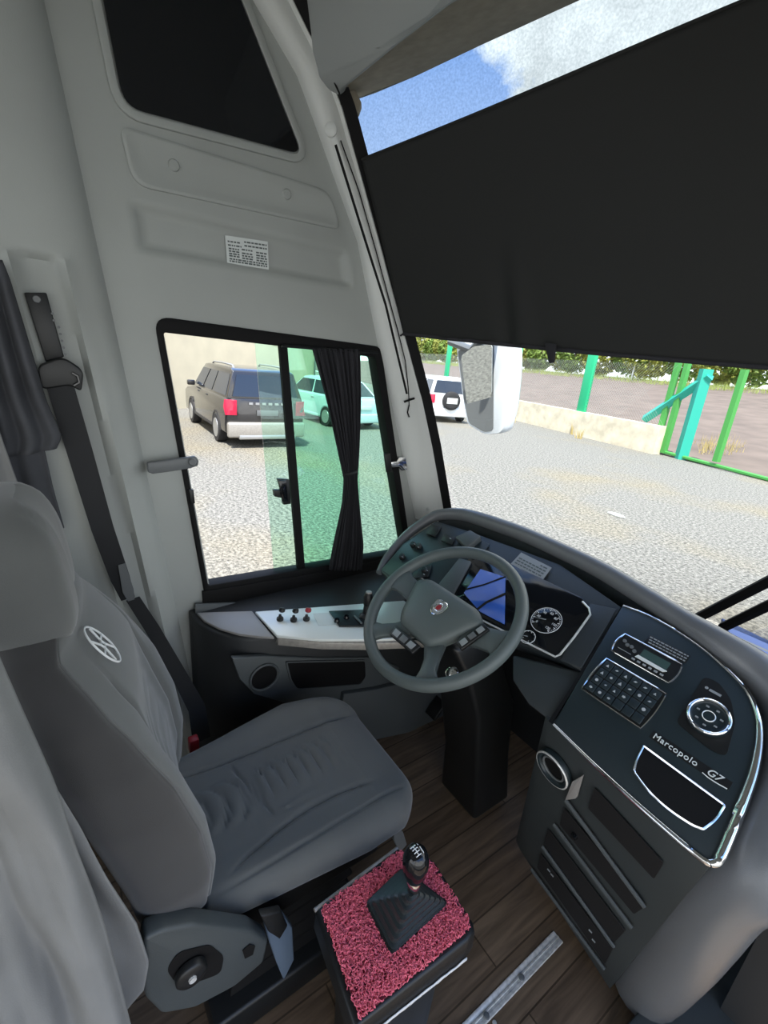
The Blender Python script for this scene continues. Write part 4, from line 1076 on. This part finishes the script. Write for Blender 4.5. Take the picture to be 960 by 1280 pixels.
MB().lathe(prof, kb0, ax, 32).build('knob', m_blackgl, gl)
ku = (Vector((1, 0, 0))-ax*ax.x).normalized(); kv = ax.cross(ku)
hk = prof[-1][1]
mb = MB()
def kline(a, b):
    f = lambda q: kb0+ku*q[0]+kv*q[1]+ax*(hk+.0004-16*(q[0]**2+q[1]**2)*1.3)
    mb.tube([f(a), f(((a[0]+b[0])/2, (a[1]+b[1])/2)), f(b)], .0011, 5)
for i in range(4): kline((-.010+.0066*i, .004), (-.010+.0066*i, -.009))
kline((-.010, -.0025), (.0098, -.0025)); kline((-.012, .009), (-.007, .009)); kline((-.003, .0095), (.011, .0095))
mb.build('shift_pattern', m_white, gl)

# ------------------------------------------------------------------ outside of the bus: cowl, wipers, mirror
cw = [onz(*p, .66) for p in ((902, 772), (960, 800), (1150, 890), (1150, 960), (960, 880))]
struct(MB().prism(cw, (0, 0, -.02)).build('trim_6', mat('blue_paint', (.035, .06, .15), .6, spec=.2), bevel=.004), 'blue painted cowl edge outside below the windscreen', 'cowl')
def wiper(a, b, lab):
    w = thing('wiper_arm', lab, 'wiper', ony(*a, 2.16), 'windscreen wiper arms')
    A, B = ony(*a, 2.17), ony(*b, 2.12); d = (B-A); B = A+d*2.2
    MB().tube([A-d*.2, A+d, B], .020, 6).build('arm', m_rubber, w)
    MB().tube([A+Vector((0, .02, -.012)), B+Vector((0, .02, -.012))], .005, 6).build('blade', m_rubber, w)
    return w
wiper((884, 766), (960, 727), 'upper of the two black wiper arms outside the windscreen')
wiper((912, 780), (960, 757), 'lower black wiper arm outside, above the blue cowl')
mi = thing('side_mirror', 'white exterior mirror hanging outside the front left corner', 'mirror', (-1.3, 1.85, 1.6))
ym = 1.85
hs = rounded([ony(*p, ym) for p in ((570, 428), (641, 428), (640, 455), (634, 515), (627, 541), (606, 543), (584, 530), (579, 500))], [.02, .02, .05, .05, .03, .03, .03, .05], 4)
mb = MB(); cm_ = sum(hs, Vector())/len(hs)
mb.loft([hs, [p+Vector((.01, .02, 0)) for p in hs], [cm_+(p-cm_)*.94+Vector((.02, .06, 0)) for p in hs], [cm_+(p-cm_)*.7+Vector((.03, .10, 0)) for p in hs]])
mb.build('housing', mat('white_paint', (.72, .76, .80), .25, coat=.5), mi, bevel=.006)
fg = rounded([ony(*p, ym-.004) for p in ((572, 438), (617, 429), (616, 538), (605, 540), (586, 529), (580, 500))], .02, 4)
MB().prism(fg, (0, .006, 0)).build('bezel', m_grip, mi)
mn = Vector((.10, -1, -.30)).normalized(); mP = ony(601, 490, ym-.016)
fgi = rounded([onp(*p, mP, mn) for p in ((576, 445), (592, 433), (615, 430), (614, 538), (604, 538), (588, 528), (583, 500))], .02, 4)
m_mir = mat('mirror_glass', (.62, .64, .63), .03, metal=1)
MB().prism(fgi, (0, .004, 0)).build('mirror_glass', m_mir, mi)
MB().lathe([(.052, 0), (.050, .006), (.03, .012), (0, .014)], onp(601, 523, mP, mn), mn, 28).build('blind_spot_mirror', m_mir, mi)
MB().tube([ony(563, 427, ym), ony(590, 437, ym-.01), ony(622, 400, ym-.02), ony(640, 300, 1.6)], .022, 8).build('bracket_arm', m_grip, mi)

# ------------------------------------------------------------------ yard
GZ = -.5
mb = MB(); mb.face([(-70, -30, GZ), (12, -30, GZ), (12, 20, GZ), (-70, 30, GZ)])
struct(mb.build('ground', m_gravel), 'pale grey gravel yard', 'ground')
k = (1.7-GZ)/2.45
def gp(px, py): return onz(px, py, GZ)
# rendered building wall
a, b = gp(150, 517), gp(391, 498); d = (b-a).normalized(); a = a-d*18; b2 = b+d*.0
n_ = Vector((-d.y, d.x, 0)); 
if n_.x > 0: n_ = -n_
mb = MB(); mb.prism([a, b2, b2+n_*.25, a+n_*.25], (0, 0, 5)); struct(mb.build('wall_yard', m_render), 'cream rendered yard wall behind the parked cars', 'wall')
a3 = b2+n_*2.5+d*.1; b3 = a3+d*3.5
mb = MB(); mb.prism([a3, b3, b3+n_*.25, a3+n_*.25], (0, 0, 3.4)); struct(mb.build('wall_far', mat('pale_render', (.66, .70, .66), .9, var=.05, vscale=1)), 'pale far wall behind the light blue car', 'wall')
mb = MB(); p = b2+Vector((.1, 0, 0)); mb.box(p+Vector((0, 0, 1.9)), (.06, .06, 3.8)); tag(mb.build('drain_pipe', m_grip), 'thin dark pipe on the wall corner behind the parked cars', 'pipe')

m_tyre = mat('tyre', (.02, .02, .022), .8); m_wheelm = mat('alloy', (.45, .46, .47), .35, metal=.7)
m_cglass = mat('car_glass', (.02, .03, .05), .06); m_lred = mat('lamp_red', (.45, .015, .05), .15); m_lwhite = mat('lamp_clear', (.7, .72, .72), .15)
m_trimb = mat('car_trim', (.03, .03, .032), .6)
def car(name, label, loc, yaw, L, Wd, H, paint, glassm, bumper, style, rails=False, spare=False):
    """a car facing local +x, wheels on z=0"""
    r = thing(name, label, 'car', (0, 0, 0), 'cars parked in the yard')
    hw = Wd/2; b = .29*H if style != 'sedan' else .30*H
    belt = .635*H
    if style == 'suv': side = [(-L/2, .30*H), (-L/2-.02, .42*H), (-L/2+.03, belt), (L*.22, belt), (L*.44, belt*.90), (L/2, .48*H), (L/2+.02, .30*H), (L/2-.05, .16*H), (-L/2+.05, .18*H)]
    else: side = [(-L/2, .34*H), (-L/2-.02, .48*H), (-L/2+.05, .63*H), (-L*.28, .66*H), (L*.2, .64*H), (L*.44, .54*H), (L/2, .42*H), (L/2, .22*H), (L/2-.1, .13*H), (-L/2+.1, .16*H)]
    mb = MB(); secs = []
    for t in (-1, -.93, -.6, 0, .6, .93, 1):
        s_ = 1-.035*abs(t)**6; ins = .04 if abs(t) > .99 else 0
        secs.append([Vector((x*s_, t*hw, z-(ins if z > .5*H else -ins))) for x, z in side])
    mb.loft(secs); mb.build('body', paint, r, bevel=.03, seg=2)
    if style == 'suv': cab = [(-L/2+.06, belt-.02), (-L/2+.22, H*.97), (-L/2+.45, H), (L*.02, H), (L*.10, H*.985), (L*.27, belt-.02)]
    else: cab = [(-L*.40, .63*H), (-L*.26, .93*H), (-L*.18, H), (L*.0, H), (L*.08, .97*H), (L*.24, .62*H)]
    mb = MB(); zb = min(z for x, z in cab)
    def wat(z): return hw*(.955-.20*(z-zb)/(H-zb))
    mb.loft([[Vector((x, s*wat(z)*q, z)) for x, z in cab] for s, q in ((-1, 1), (-1, .9), (0, 1), (1, .9), (1, 1))]); mb.build('cabin', paint, r, bevel=.03)
    zs0, zs1 = zb+.06, H*.925
    def xat(z, front):
        P = cab if not front else cab[::-1]
        for (x0, za), (x1, zb_) in zip(P, P[1:]):
            if za <= z <= zb_: return x0+(x1-x0)*(z-za)/max(1e-6, zb_-za)
        return P[1][0]
    for s in (-1, 1):
        xr0, xr1, xf0, xf1 = xat(zs0, 0)+.14, xat(zs1, 0)+.10, xat(zs0, 1)-.12, xat(zs1, 1)-.06
        cuts = (0, .36, .40, .66, .70, 1) if style == 'suv' else (0, .44, .48, 1)
        for c0, c1 in zip(cuts[::2], cuts[1::2]):
            q = [(xr0+(xf0-xr0)*c0, zs0), (xr0+(xf0-xr0)*c1, zs0), (xr1+(xf1-xr1)*c1, zs1), (xr1+(xf1-xr1)*c0, zs1)]
            MB().prism([Vector((x, s*(wat(z)+.004), z)) for x, z in q], (0, s*.008, 0)).build('side_glass', glassm, r)
        for wx in (-L*.31, L*.30):
            R_ = .335 if style == 'suv' else .31
            w_ = MB().lathe([(R_*.6, -.02), (R_*.96, -.02), (R_, .01), (R_, .19), (R_*.96, .21), (R_*.66, .21)], Vector((wx, s*(hw-.19), R_)), (0, s, 0), 28).build('wheel', m_tyre, r)
            rm = MB()
            rm.lathe([(R_*.68, .205), (R_*.66, .218), (R_*.58, .213), (R_*.2, .220), (0, .222)], Vector((wx, s*(hw-.19), R_)), (0, s, 0), 20); rm.build('wheel_rim', m_wheelm, w_)
            ar = MB(); n0 = 16; ar.loft([[Vector((wx+math.cos(PI*j/n0)*rr_, s*(hw+o2), R_+math.sin(PI*j/n0)*rr_)) for rr_, o2 in ((R_*1.08, -.05), (R_*1.08, .012), (R_*1.22, .012), (R_*1.22, -.05))] for j in range(n0+1)]); ar.build('wheel_arch', m_trimb if style == 'suv' else paint, r)
        MB().box((L*.20, s*(hw+.08), belt+.06), (.12, .20, .14)).build('door_mirror', paint, r, bevel=.03)
        for xh in (-L*.12, L*.08): MB().box((xh, s*(hw+.005), belt-.10), (.16, .03, .03)).build('door_handle', m_trimb if style == 'suv' else paint, r, bevel=.008)
        if style == 'suv':
            MB().prism([Vector((-L/2+dx, s*hw*q, z)) for dx, q, z in ((-.015, .74, belt-.03), (-.015, .74, belt-.36), (.02, 1.003, belt-.36), (.16, 1.01, belt-.20), (.10, 1.0, belt-.03))], (-.02, s*.015, 0)).build('tail_lamp', m_lred, r, bevel=.006)
        else:
            MB().box((-L/2+.06, s*hw*.80, .56*H), (.16, .30, .14)).build('tail_lamp', m_lred, r, bevel=.02)
        MB().box((0, s*(hw-.01), .20*H), (L*.42, .04, .08)).build('sill', m_trimb if style == 'suv' else paint, r, bevel=.01)
        if rails:
            z = H+.045; y = s*wat(H)*.86
            MB().tube([(-L*.40, y, H-.04), (-L*.37, y, z), (-L*.2, y, z+.015), (L*.0, y, z), (L*.04, y, H-.03)], .022, 8).build('roof_rail', m_wheelm, r)
    # rear and front glass
    for fr_ in (0, 1):
        e = 1 if fr_ else -1; x0, x1 = xat(zs0, fr_), xat(zs1, fr_)
        q = [Vector((x0+e*.012, -wat(zs0)*.88, zs0)), Vector((x0+e*.012, wat(zs0)*.88, zs0)), Vector((x1+e*.012, wat(zs1)*.86, zs1)), Vector((x1+e*.012, -wat(zs1)*.86, zs1))]
        MB().prism(q, (e*.01, 0, .003)).build('rear_glass' if not fr_ else 'windscreen', glassm, r)
    MB().box((-L/2-.02, 0, .24*H), (.16, Wd*.98, .22*H*.9)).build('rear_bumper', bumper, r, bevel=.05, seg=3)
    MB().box((-L/2-.035, 0, .46*H), (.03, .50, .12)).build('plate', m_sticker if style == 'sedan' else m_grip, r, bevel=.004)
    if style == 'suv' and not spare:
        mb = MB()
        for k in range(6): mb.box((-L/2-.012, .38-.15*k, belt-.10), (.02, .085, .05))
        mb.build('badge_letters', m_wheelm, r)
        MB().box((-L/2-.06, 0, .15*H), (.10, Wd*.72, .10)).build('skid_plate', m_wheelm, r, bevel=.02)
    if spare:
        MB().lathe([(.36, 0), (.36, .14), (.30, .18), (.22, .18)], (-L/2-.02, 0, .50*H), (-1, 0, 0), 30).build('spare_wheel', m_tyre, r)
        MB().box((-L/2-.205, 0, .50*H), (.01, .44, .22)).build('spare_cover', m_sticker, r, bevel=.03)
    r.location = loc; r.rotation_euler = (0, 0, yaw)
    return r
m_cgrey = mat('dark_car_paint', (.022, .021, .022), .22, coat=.8); m_clight = mat('pale_car_paint', (.50, .62, .68), .25, coat=.8); m_cwhite = mat('white_car_paint', (.75, .77, .78), .25, coat=.8)
rl, fl_ = gp(277, 551), gp(239, 523); ydir = math.atan2(fl_.y-rl.y, fl_.x-rl.x)
Ls = 4.75; ws = Vector((math.cos(ydir), math.sin(ydir), 0)); ls = Vector((-ws.y, ws.x, 0))
if ls.y > 0: ls = -ls
cen = rl + ws*(Ls*.31) - ls*(.92-.1)
car('suv_car', 'dark grey estate car with roof rails seen through the open window half', (cen.x, cen.y, GZ), ydir, Ls, 1.86, 1.74, m_cgrey, m_cglass, m_worn, 'suv', rails=True)
cb = gp(425, 532); 
car('sedan_car', 'light blue car partly hidden behind the window curtain', (cb.x-1.4, cb.y+.2, GZ), ydir+.12, 4.5, 1.8, 1.5, m_clight, m_cglass, m_clight, 'sedan')
cc_ = gp(552, 516)
car('suv_car', 'white off-road car with a rear spare wheel beyond the mirror', (cc_.x+1.2, cc_.y-1.6, GZ), ydir-.35, 4.0, 1.75, 1.75, m_cwhite, m_cglass, m_cwhite, 'suv', spare=True)
# dark car front just showing at the left edge of the window
cl_ = gp(206, 575)
car('hatchback_car', 'dark car just showing at the lower left edge of the driver window', (cl_.x-1.45, cl_.y-1.05, GZ), ydir, 4.3, 1.8, 1.5, m_cgrey, m_cglass, m_cgrey, 'sedan')
st_ = gp(770, 645); mb = MB(); mb.loft(blob((st_.x, st_.y, GZ+.02), (.16, .05, .03), 1, 1, 12, 8)); tag(mb.build('pale_stone', m_sticker), 'white scrap lying on the gravel in front of the bus', 'scrap')
for i, (px, py) in enumerate(((722, 548), (697, 560), (752, 560))):
    pass

# ------------------------------------------------------------------ low wall, fence, gate, road and plants
fw = [gp(560, 508), gp(630, 522), gp(720, 545), gp(812, 567)]
Vd = (fw[3]-fw[1]).normalized(); Vn = Vector((-Vd.y, Vd.x, 0))
if Vn.y < 0: Vn = -Vn
p0 = fw[1]-Vd*16; p1 = fw[3]+Vd*.1
mb = MB(); mb.prism([p0, p1, p1+Vn*.35, p0+Vn*.35], (0, 0, .92)); struct(mb.build('wall_low', m_concrete), 'low pale concrete wall under the fence', 'wall')
fe = thing('fence', 'chain link fence with green posts on the low concrete wall', 'fence', p1)
def vplane(px, py, off=.17): return onp(px, py, p1+Vn*off, Vn)
def post(a, b, w, m, parent, nm='post'):
    A, B = Vector(a), Vector(b); MB().tube([A, B], w, 4).build(nm, m, parent)
for px, py in ((558, 470), (640, 492), (727, 512)):
    a = vplane(px, py); a.z = GZ+.5; MB().box(a+Vector((0, 0, 1.55)), (.42, .14, 3.1), Matrix.Rotation(math.atan2(Vd.y, Vd.x), 3, 'Z')).build('post', m_green, fe, bevel=.02)
a = vplane(853, 566, .4); post(Vector((a.x, a.y, GZ)), Vector((a.x, a.y, GZ+2.75)), .20, m_teal, fe, 'post')
b_ = vplane(806, 524, .4); c_ = vplane(888, 470, .4); post(b_, c_, .15, m_teal, fe, 'brace')
mb = MB(); wl_ = 30; hh = 1.9; st = .11; z0_ = GZ+.92
for k in range(int(wl_/st)):
    for sgn in (1, -1):
        s0 = k*st; s1 = s0+sgn*hh
        if s1 < 0 or s1 > wl_: continue
        A = p1-Vd*s0+Vn*.17; B = p1-Vd*s1+Vn*.17; t = Vd*.004
        mb.loft([[Vector((A.x-t.x, A.y-t.y, z0_)), Vector((A.x+t.x, A.y+t.y, z0_)), Vector((A.x, A.y+.006, z0_))], [Vector((B.x-t.x, B.y-t.y, z0_+hh)), Vector((B.x+t.x, B.y+t.y, z0_+hh)), Vector((B.x, B.y+.006, z0_+hh))]], cap=False)
mb.build('wire_mesh', m_wire, fe)
ga = thing('yard_gate', 'light green metal gate frame standing beside the end of the low wall', 'gate', gp(830, 568))
g0 = gp(822, 567); g1 = gp(1000, 612); gd_ = (g1-g0).normalized()
def gpl(px, py): 
    n = Vector((-gd_.y, gd_.x, 0)); return onp(px, py, g0, n)
def gpost(px, py, h, w, nm='upright'):
    a = gpl(px, py); MB().box((a.x, a.y, a.z+h/2), (w, w, h), Matrix.Rotation(math.atan2(gd_.y, gd_.x), 3, 'Z')).build(nm, m_lgreen, ga)
gpost(818, 565, 3.0, .15); gpost(829, 566, 3.0, .15); gpost(895, 577, 2.6, .15)
A, B = gpl(822, 563), gpl(1010, 612); MB().tube([A, B], .055, 6).build('bottom_rail', m_lgreen, ga)
A, B = gpl(822, 567), gpl(1010, 622); MB().tube([A+Vector((0, 0, -.02)), B+Vector((0, 0, -.02))], .018, 6).build('track', m_wire, ga)
# road climbing beyond the fence
ra0 = p0+Vn*.4-Vd*75; ra1 = p1+Vn*.4+Vd*40
mb = MB(); mb.loft([[ra0+Vector((0, 0, .02)), ra1+Vector((0, 0, .02))], [ra0+Vn*6+Vector((0, 0, .35)), ra1+Vn*6+Vector((0, 0, .35))], [ra0+Vn*30+Vector((0, 0, 2.1)), ra1+Vn*30+Vector((0, 0, 2.1))], [ra0+Vn*36+Vector((0, 0, 2.6)), ra1+Vn*36+Vector((0, 0, 2.6))]], closed=False)
struct(mb.build('road', m_road), 'brown dirt road beyond the fence', 'road')
mb = MB(); rg = random.Random(2)
def tuft(mb, c, n, sp, h):
    for _ in range(n):
        a = rg.uniform(0, 2*PI); q = c+Vector((rg.gauss(0, sp), rg.gauss(0, sp), 0)); t = Vector((math.cos(a), math.sin(a), 0)); hh = h*rg.uniform(.5, 1.2)
        mb.face([q-t*.02, q+t*.02, q+t.yxz*.1*rg.uniform(-1, 1)+Vector((rg.uniform(-.1, .1), rg.uniform(-.1, .1), hh))])
for _ in range(1500):
    s = rg.uniform(-10, 110); w_ = rg.uniform(30, 36); q = p1-Vd*s+Vn*w_; q.z = GZ+2.1+(w_-30)/12
    tuft(mb, q, 7, .35, .55)
tag(mb.build('verge_grass', m_grass), 'strip of yellow green grass along the far side of the road', 'grass', kind='stuff')
mb = MB()
for _ in range(40): tuft(mb, gp(rg.uniform(860, 915), rg.uniform(556, 572))+Vn*.4, 8, .12, .5)
for x, y in ((722, 548), (716, 543), (640, 528)): tuft(mb, gp(x, y), 14, .08, .45)
tag(mb.build('dry_grass', mat('straw', (.40, .32, .13), .9)), 'dry grass tufts growing at the gate and wall foot', 'grass', kind='stuff')
def bush(s, w_, R_, H_, i):
    c = p1-Vd*s+Vn*w_; c.z = GZ+2.1+(w_-30)/12
    r = thing('roadside_bush', ('green', 'yellow green', 'pale green')[i % 3]+' leafy bush in the hedge row beyond the dirt road', 'bush', c, 'bushes beyond the road')
    mb = MB()
    for _ in range(1300):
        d = Vector((rg.gauss(0, 1), rg.gauss(0, 1), rg.gauss(0, 1))).normalized()*rg.uniform(.55, 1)**.5
        q = c+Vector((d.x*R_, d.y*R_, H_*.55+d.z*H_*.55)); a = Vector((rg.gauss(0, 1), rg.gauss(0, 1), rg.gauss(0, 1))).normalized(); b = a.orthogonal().normalized(); l = rg.uniform(.2, .42)
        mb.face([q-a*l, q+b*l*.5, q+a*l, q-b*l*.5])
    mb.build('foliage', (m_leaf, m_leaf2)[i % 2], r); MB().tube([c, c+Vector((0, 0, H_*.6))], .08, 6).build('stem', m_bark, r)
for i in range(33): bush(-12+i*4.0+rg.uniform(-1, 1), 36+rg.uniform(-.5, 2), 2.6+rg.uniform(-.4, .8), 5.0+rg.uniform(-.6, 2.0), i)
mb = MB(); cpost = onp(795, 450, p1+Vn*34, Vn); tag(MB().tube([Vector((cpost.x, cpost.y, GZ+2.3)), Vector((cpost.x, cpost.y, GZ+4.5))], .09, 6).build('road_post', m_sticker), 'pale post standing by the hedge beyond the road', 'post')

# ------------------------------------------------------------------ light
wd = bpy.data.worlds.new('sky'); S.world = wd; wd.use_nodes = True; nt = wd.node_tree; nt.nodes.clear()
o = nt.nodes.new('ShaderNodeOutputWorld'); bg = nt.nodes.new('ShaderNodeBackground'); bg.inputs['Strength'].default_value = .95
tc = nt.nodes.new('ShaderNodeTexCoord')
sx = nt.nodes.new('ShaderNodeSeparateXYZ'); nt.links.new(tc.outputs['Generated'], sx.inputs[0])
gr_ = nt.nodes.new('ShaderNodeValToRGB'); ge = gr_.color_ramp.elements
ge[0].position = 0; ge[0].color = (.80, .86, .92, 1); ge[1].position = .55; ge[1].color = (.16, .34, .76, 1)
nt.links.new(sx.outputs['Z'], gr_.inputs['Fac'])
def wnoise(scale, det):
    n = nt.nodes.new('ShaderNodeTexNoise'); n.inputs['Scale'].default_value = scale; n.inputs['Detail'].default_value = det; n.inputs['Roughness'].default_value = .62
    nt.links.new(tc.outputs['Generated'], n.inputs['Vector']); return n
n1 = wnoise(2.2, 9)
# cloud bank: a big cloud mass to the right of straight ahead plus scattered ones added out of view to whiten the light
dirc = ray(1010, -40).normalized()
dp_ = nt.nodes.new('ShaderNodeVectorMath'); dp_.operation = 'DOT_PRODUCT'; dp_.inputs[1].default_value = dirc
nt.links.new(tc.outputs['Generated'], dp_.inputs[0])
edge = ray(612, 70).normalized().dot(dirc)
ma = nt.nodes.new('ShaderNodeMath'); ma.operation = 'SUBTRACT'; ma.inputs[1].default_value = edge; nt.links.new(dp_.outputs['Value'], ma.inputs[0])
mb_ = nt.nodes.new('ShaderNodeMath'); mb_.operation = 'MULTIPLY_ADD'; mb_.inputs[1].default_value = 4.0; nt.links.new(ma.outputs[0], mb_.inputs[0]); nt.links.new(n1.outputs['Fac'], mb_.inputs[2])
cr_ = nt.nodes.new('ShaderNodeValToRGB'); cr_.color_ramp.elements[0].position = .49; cr_.color_ramp.elements[1].position = .54
nt.links.new(mb_.outputs[0], cr_.inputs['Fac'])
n3 = wnoise(1.7, 8); cr3 = nt.nodes.new('ShaderNodeValToRGB'); cr3.color_ramp.elements[0].position = .44; cr3.color_ramp.elements[1].position = .56
nt.links.new(n3.outputs['Fac'], cr3.inputs['Fac'])
gap = nt.nodes.new('ShaderNodeVectorMath'); gap.operation = 'DOT_PRODUCT'; gap.inputs[1].default_value = ray(500, 110).normalized(); nt.links.new(tc.outputs['Generated'], gap.inputs[0])
gm = nt.nodes.new('ShaderNodeMapRange'); gm.inputs['From Min'].default_value = .93; gm.inputs['From Max'].default_value = .86; nt.links.new(gap.outputs['Value'], gm.inputs['Value'])
mg = nt.nodes.new('ShaderNodeMath'); mg.operation = 'MULTIPLY'; nt.links.new(cr3.outputs[0], mg.inputs[0]); nt.links.new(gm.outputs[0], mg.inputs[1])
mxx = nt.nodes.new('ShaderNodeMath'); mxx.operation = 'MAXIMUM'; nt.links.new(cr_.outputs[0], mxx.inputs[0]); nt.links.new(mg.outputs[0], mxx.inputs[1])
n2 = wnoise(7, 6); c2 = nt.nodes.new('ShaderNodeValToRGB'); c2.color_ramp.elements[0].color = (.72, .73, .72, 1); c2.color_ramp.elements[1].color = (1.16, 1.17, 1.14, 1)
c2.color_ramp.elements[0].position = .35; c2.color_ramp.elements[1].position = .65
nt.links.new(n2.outputs['Fac'], c2.inputs['Fac'])
mx = nt.nodes.new('ShaderNodeMix'); mx.data_type = 'RGBA'
nt.links.new(mxx.outputs[0], mx.inputs[0]); nt.links.new(gr_.outputs[0], mx.inputs[6]); nt.links.new(c2.outputs[0], mx.inputs[7])
nt.links.new(mx.outputs[2], bg.inputs['Color']); nt.links.new(bg.outputs[0], o.inputs[0])
ld = bpy.data.lights.new('sun', 'SUN'); ld.energy = 3.4; ld.angle = .01; ld.color = (1, .95, .86)
sun = bpy.data.objects.new('sun', ld); C.objects.link(sun)
sd_ = Vector((-.42, .42, -1.15)).normalized(); sun.rotation_euler = sd_.to_track_quat('-Z', 'Y').to_euler()

vs = S.view_settings; vs.view_transform = 'Standard'; vs.look = 'None'; vs.gamma = 1; vs.exposure = 1.5
vs.use_curve_mapping = False
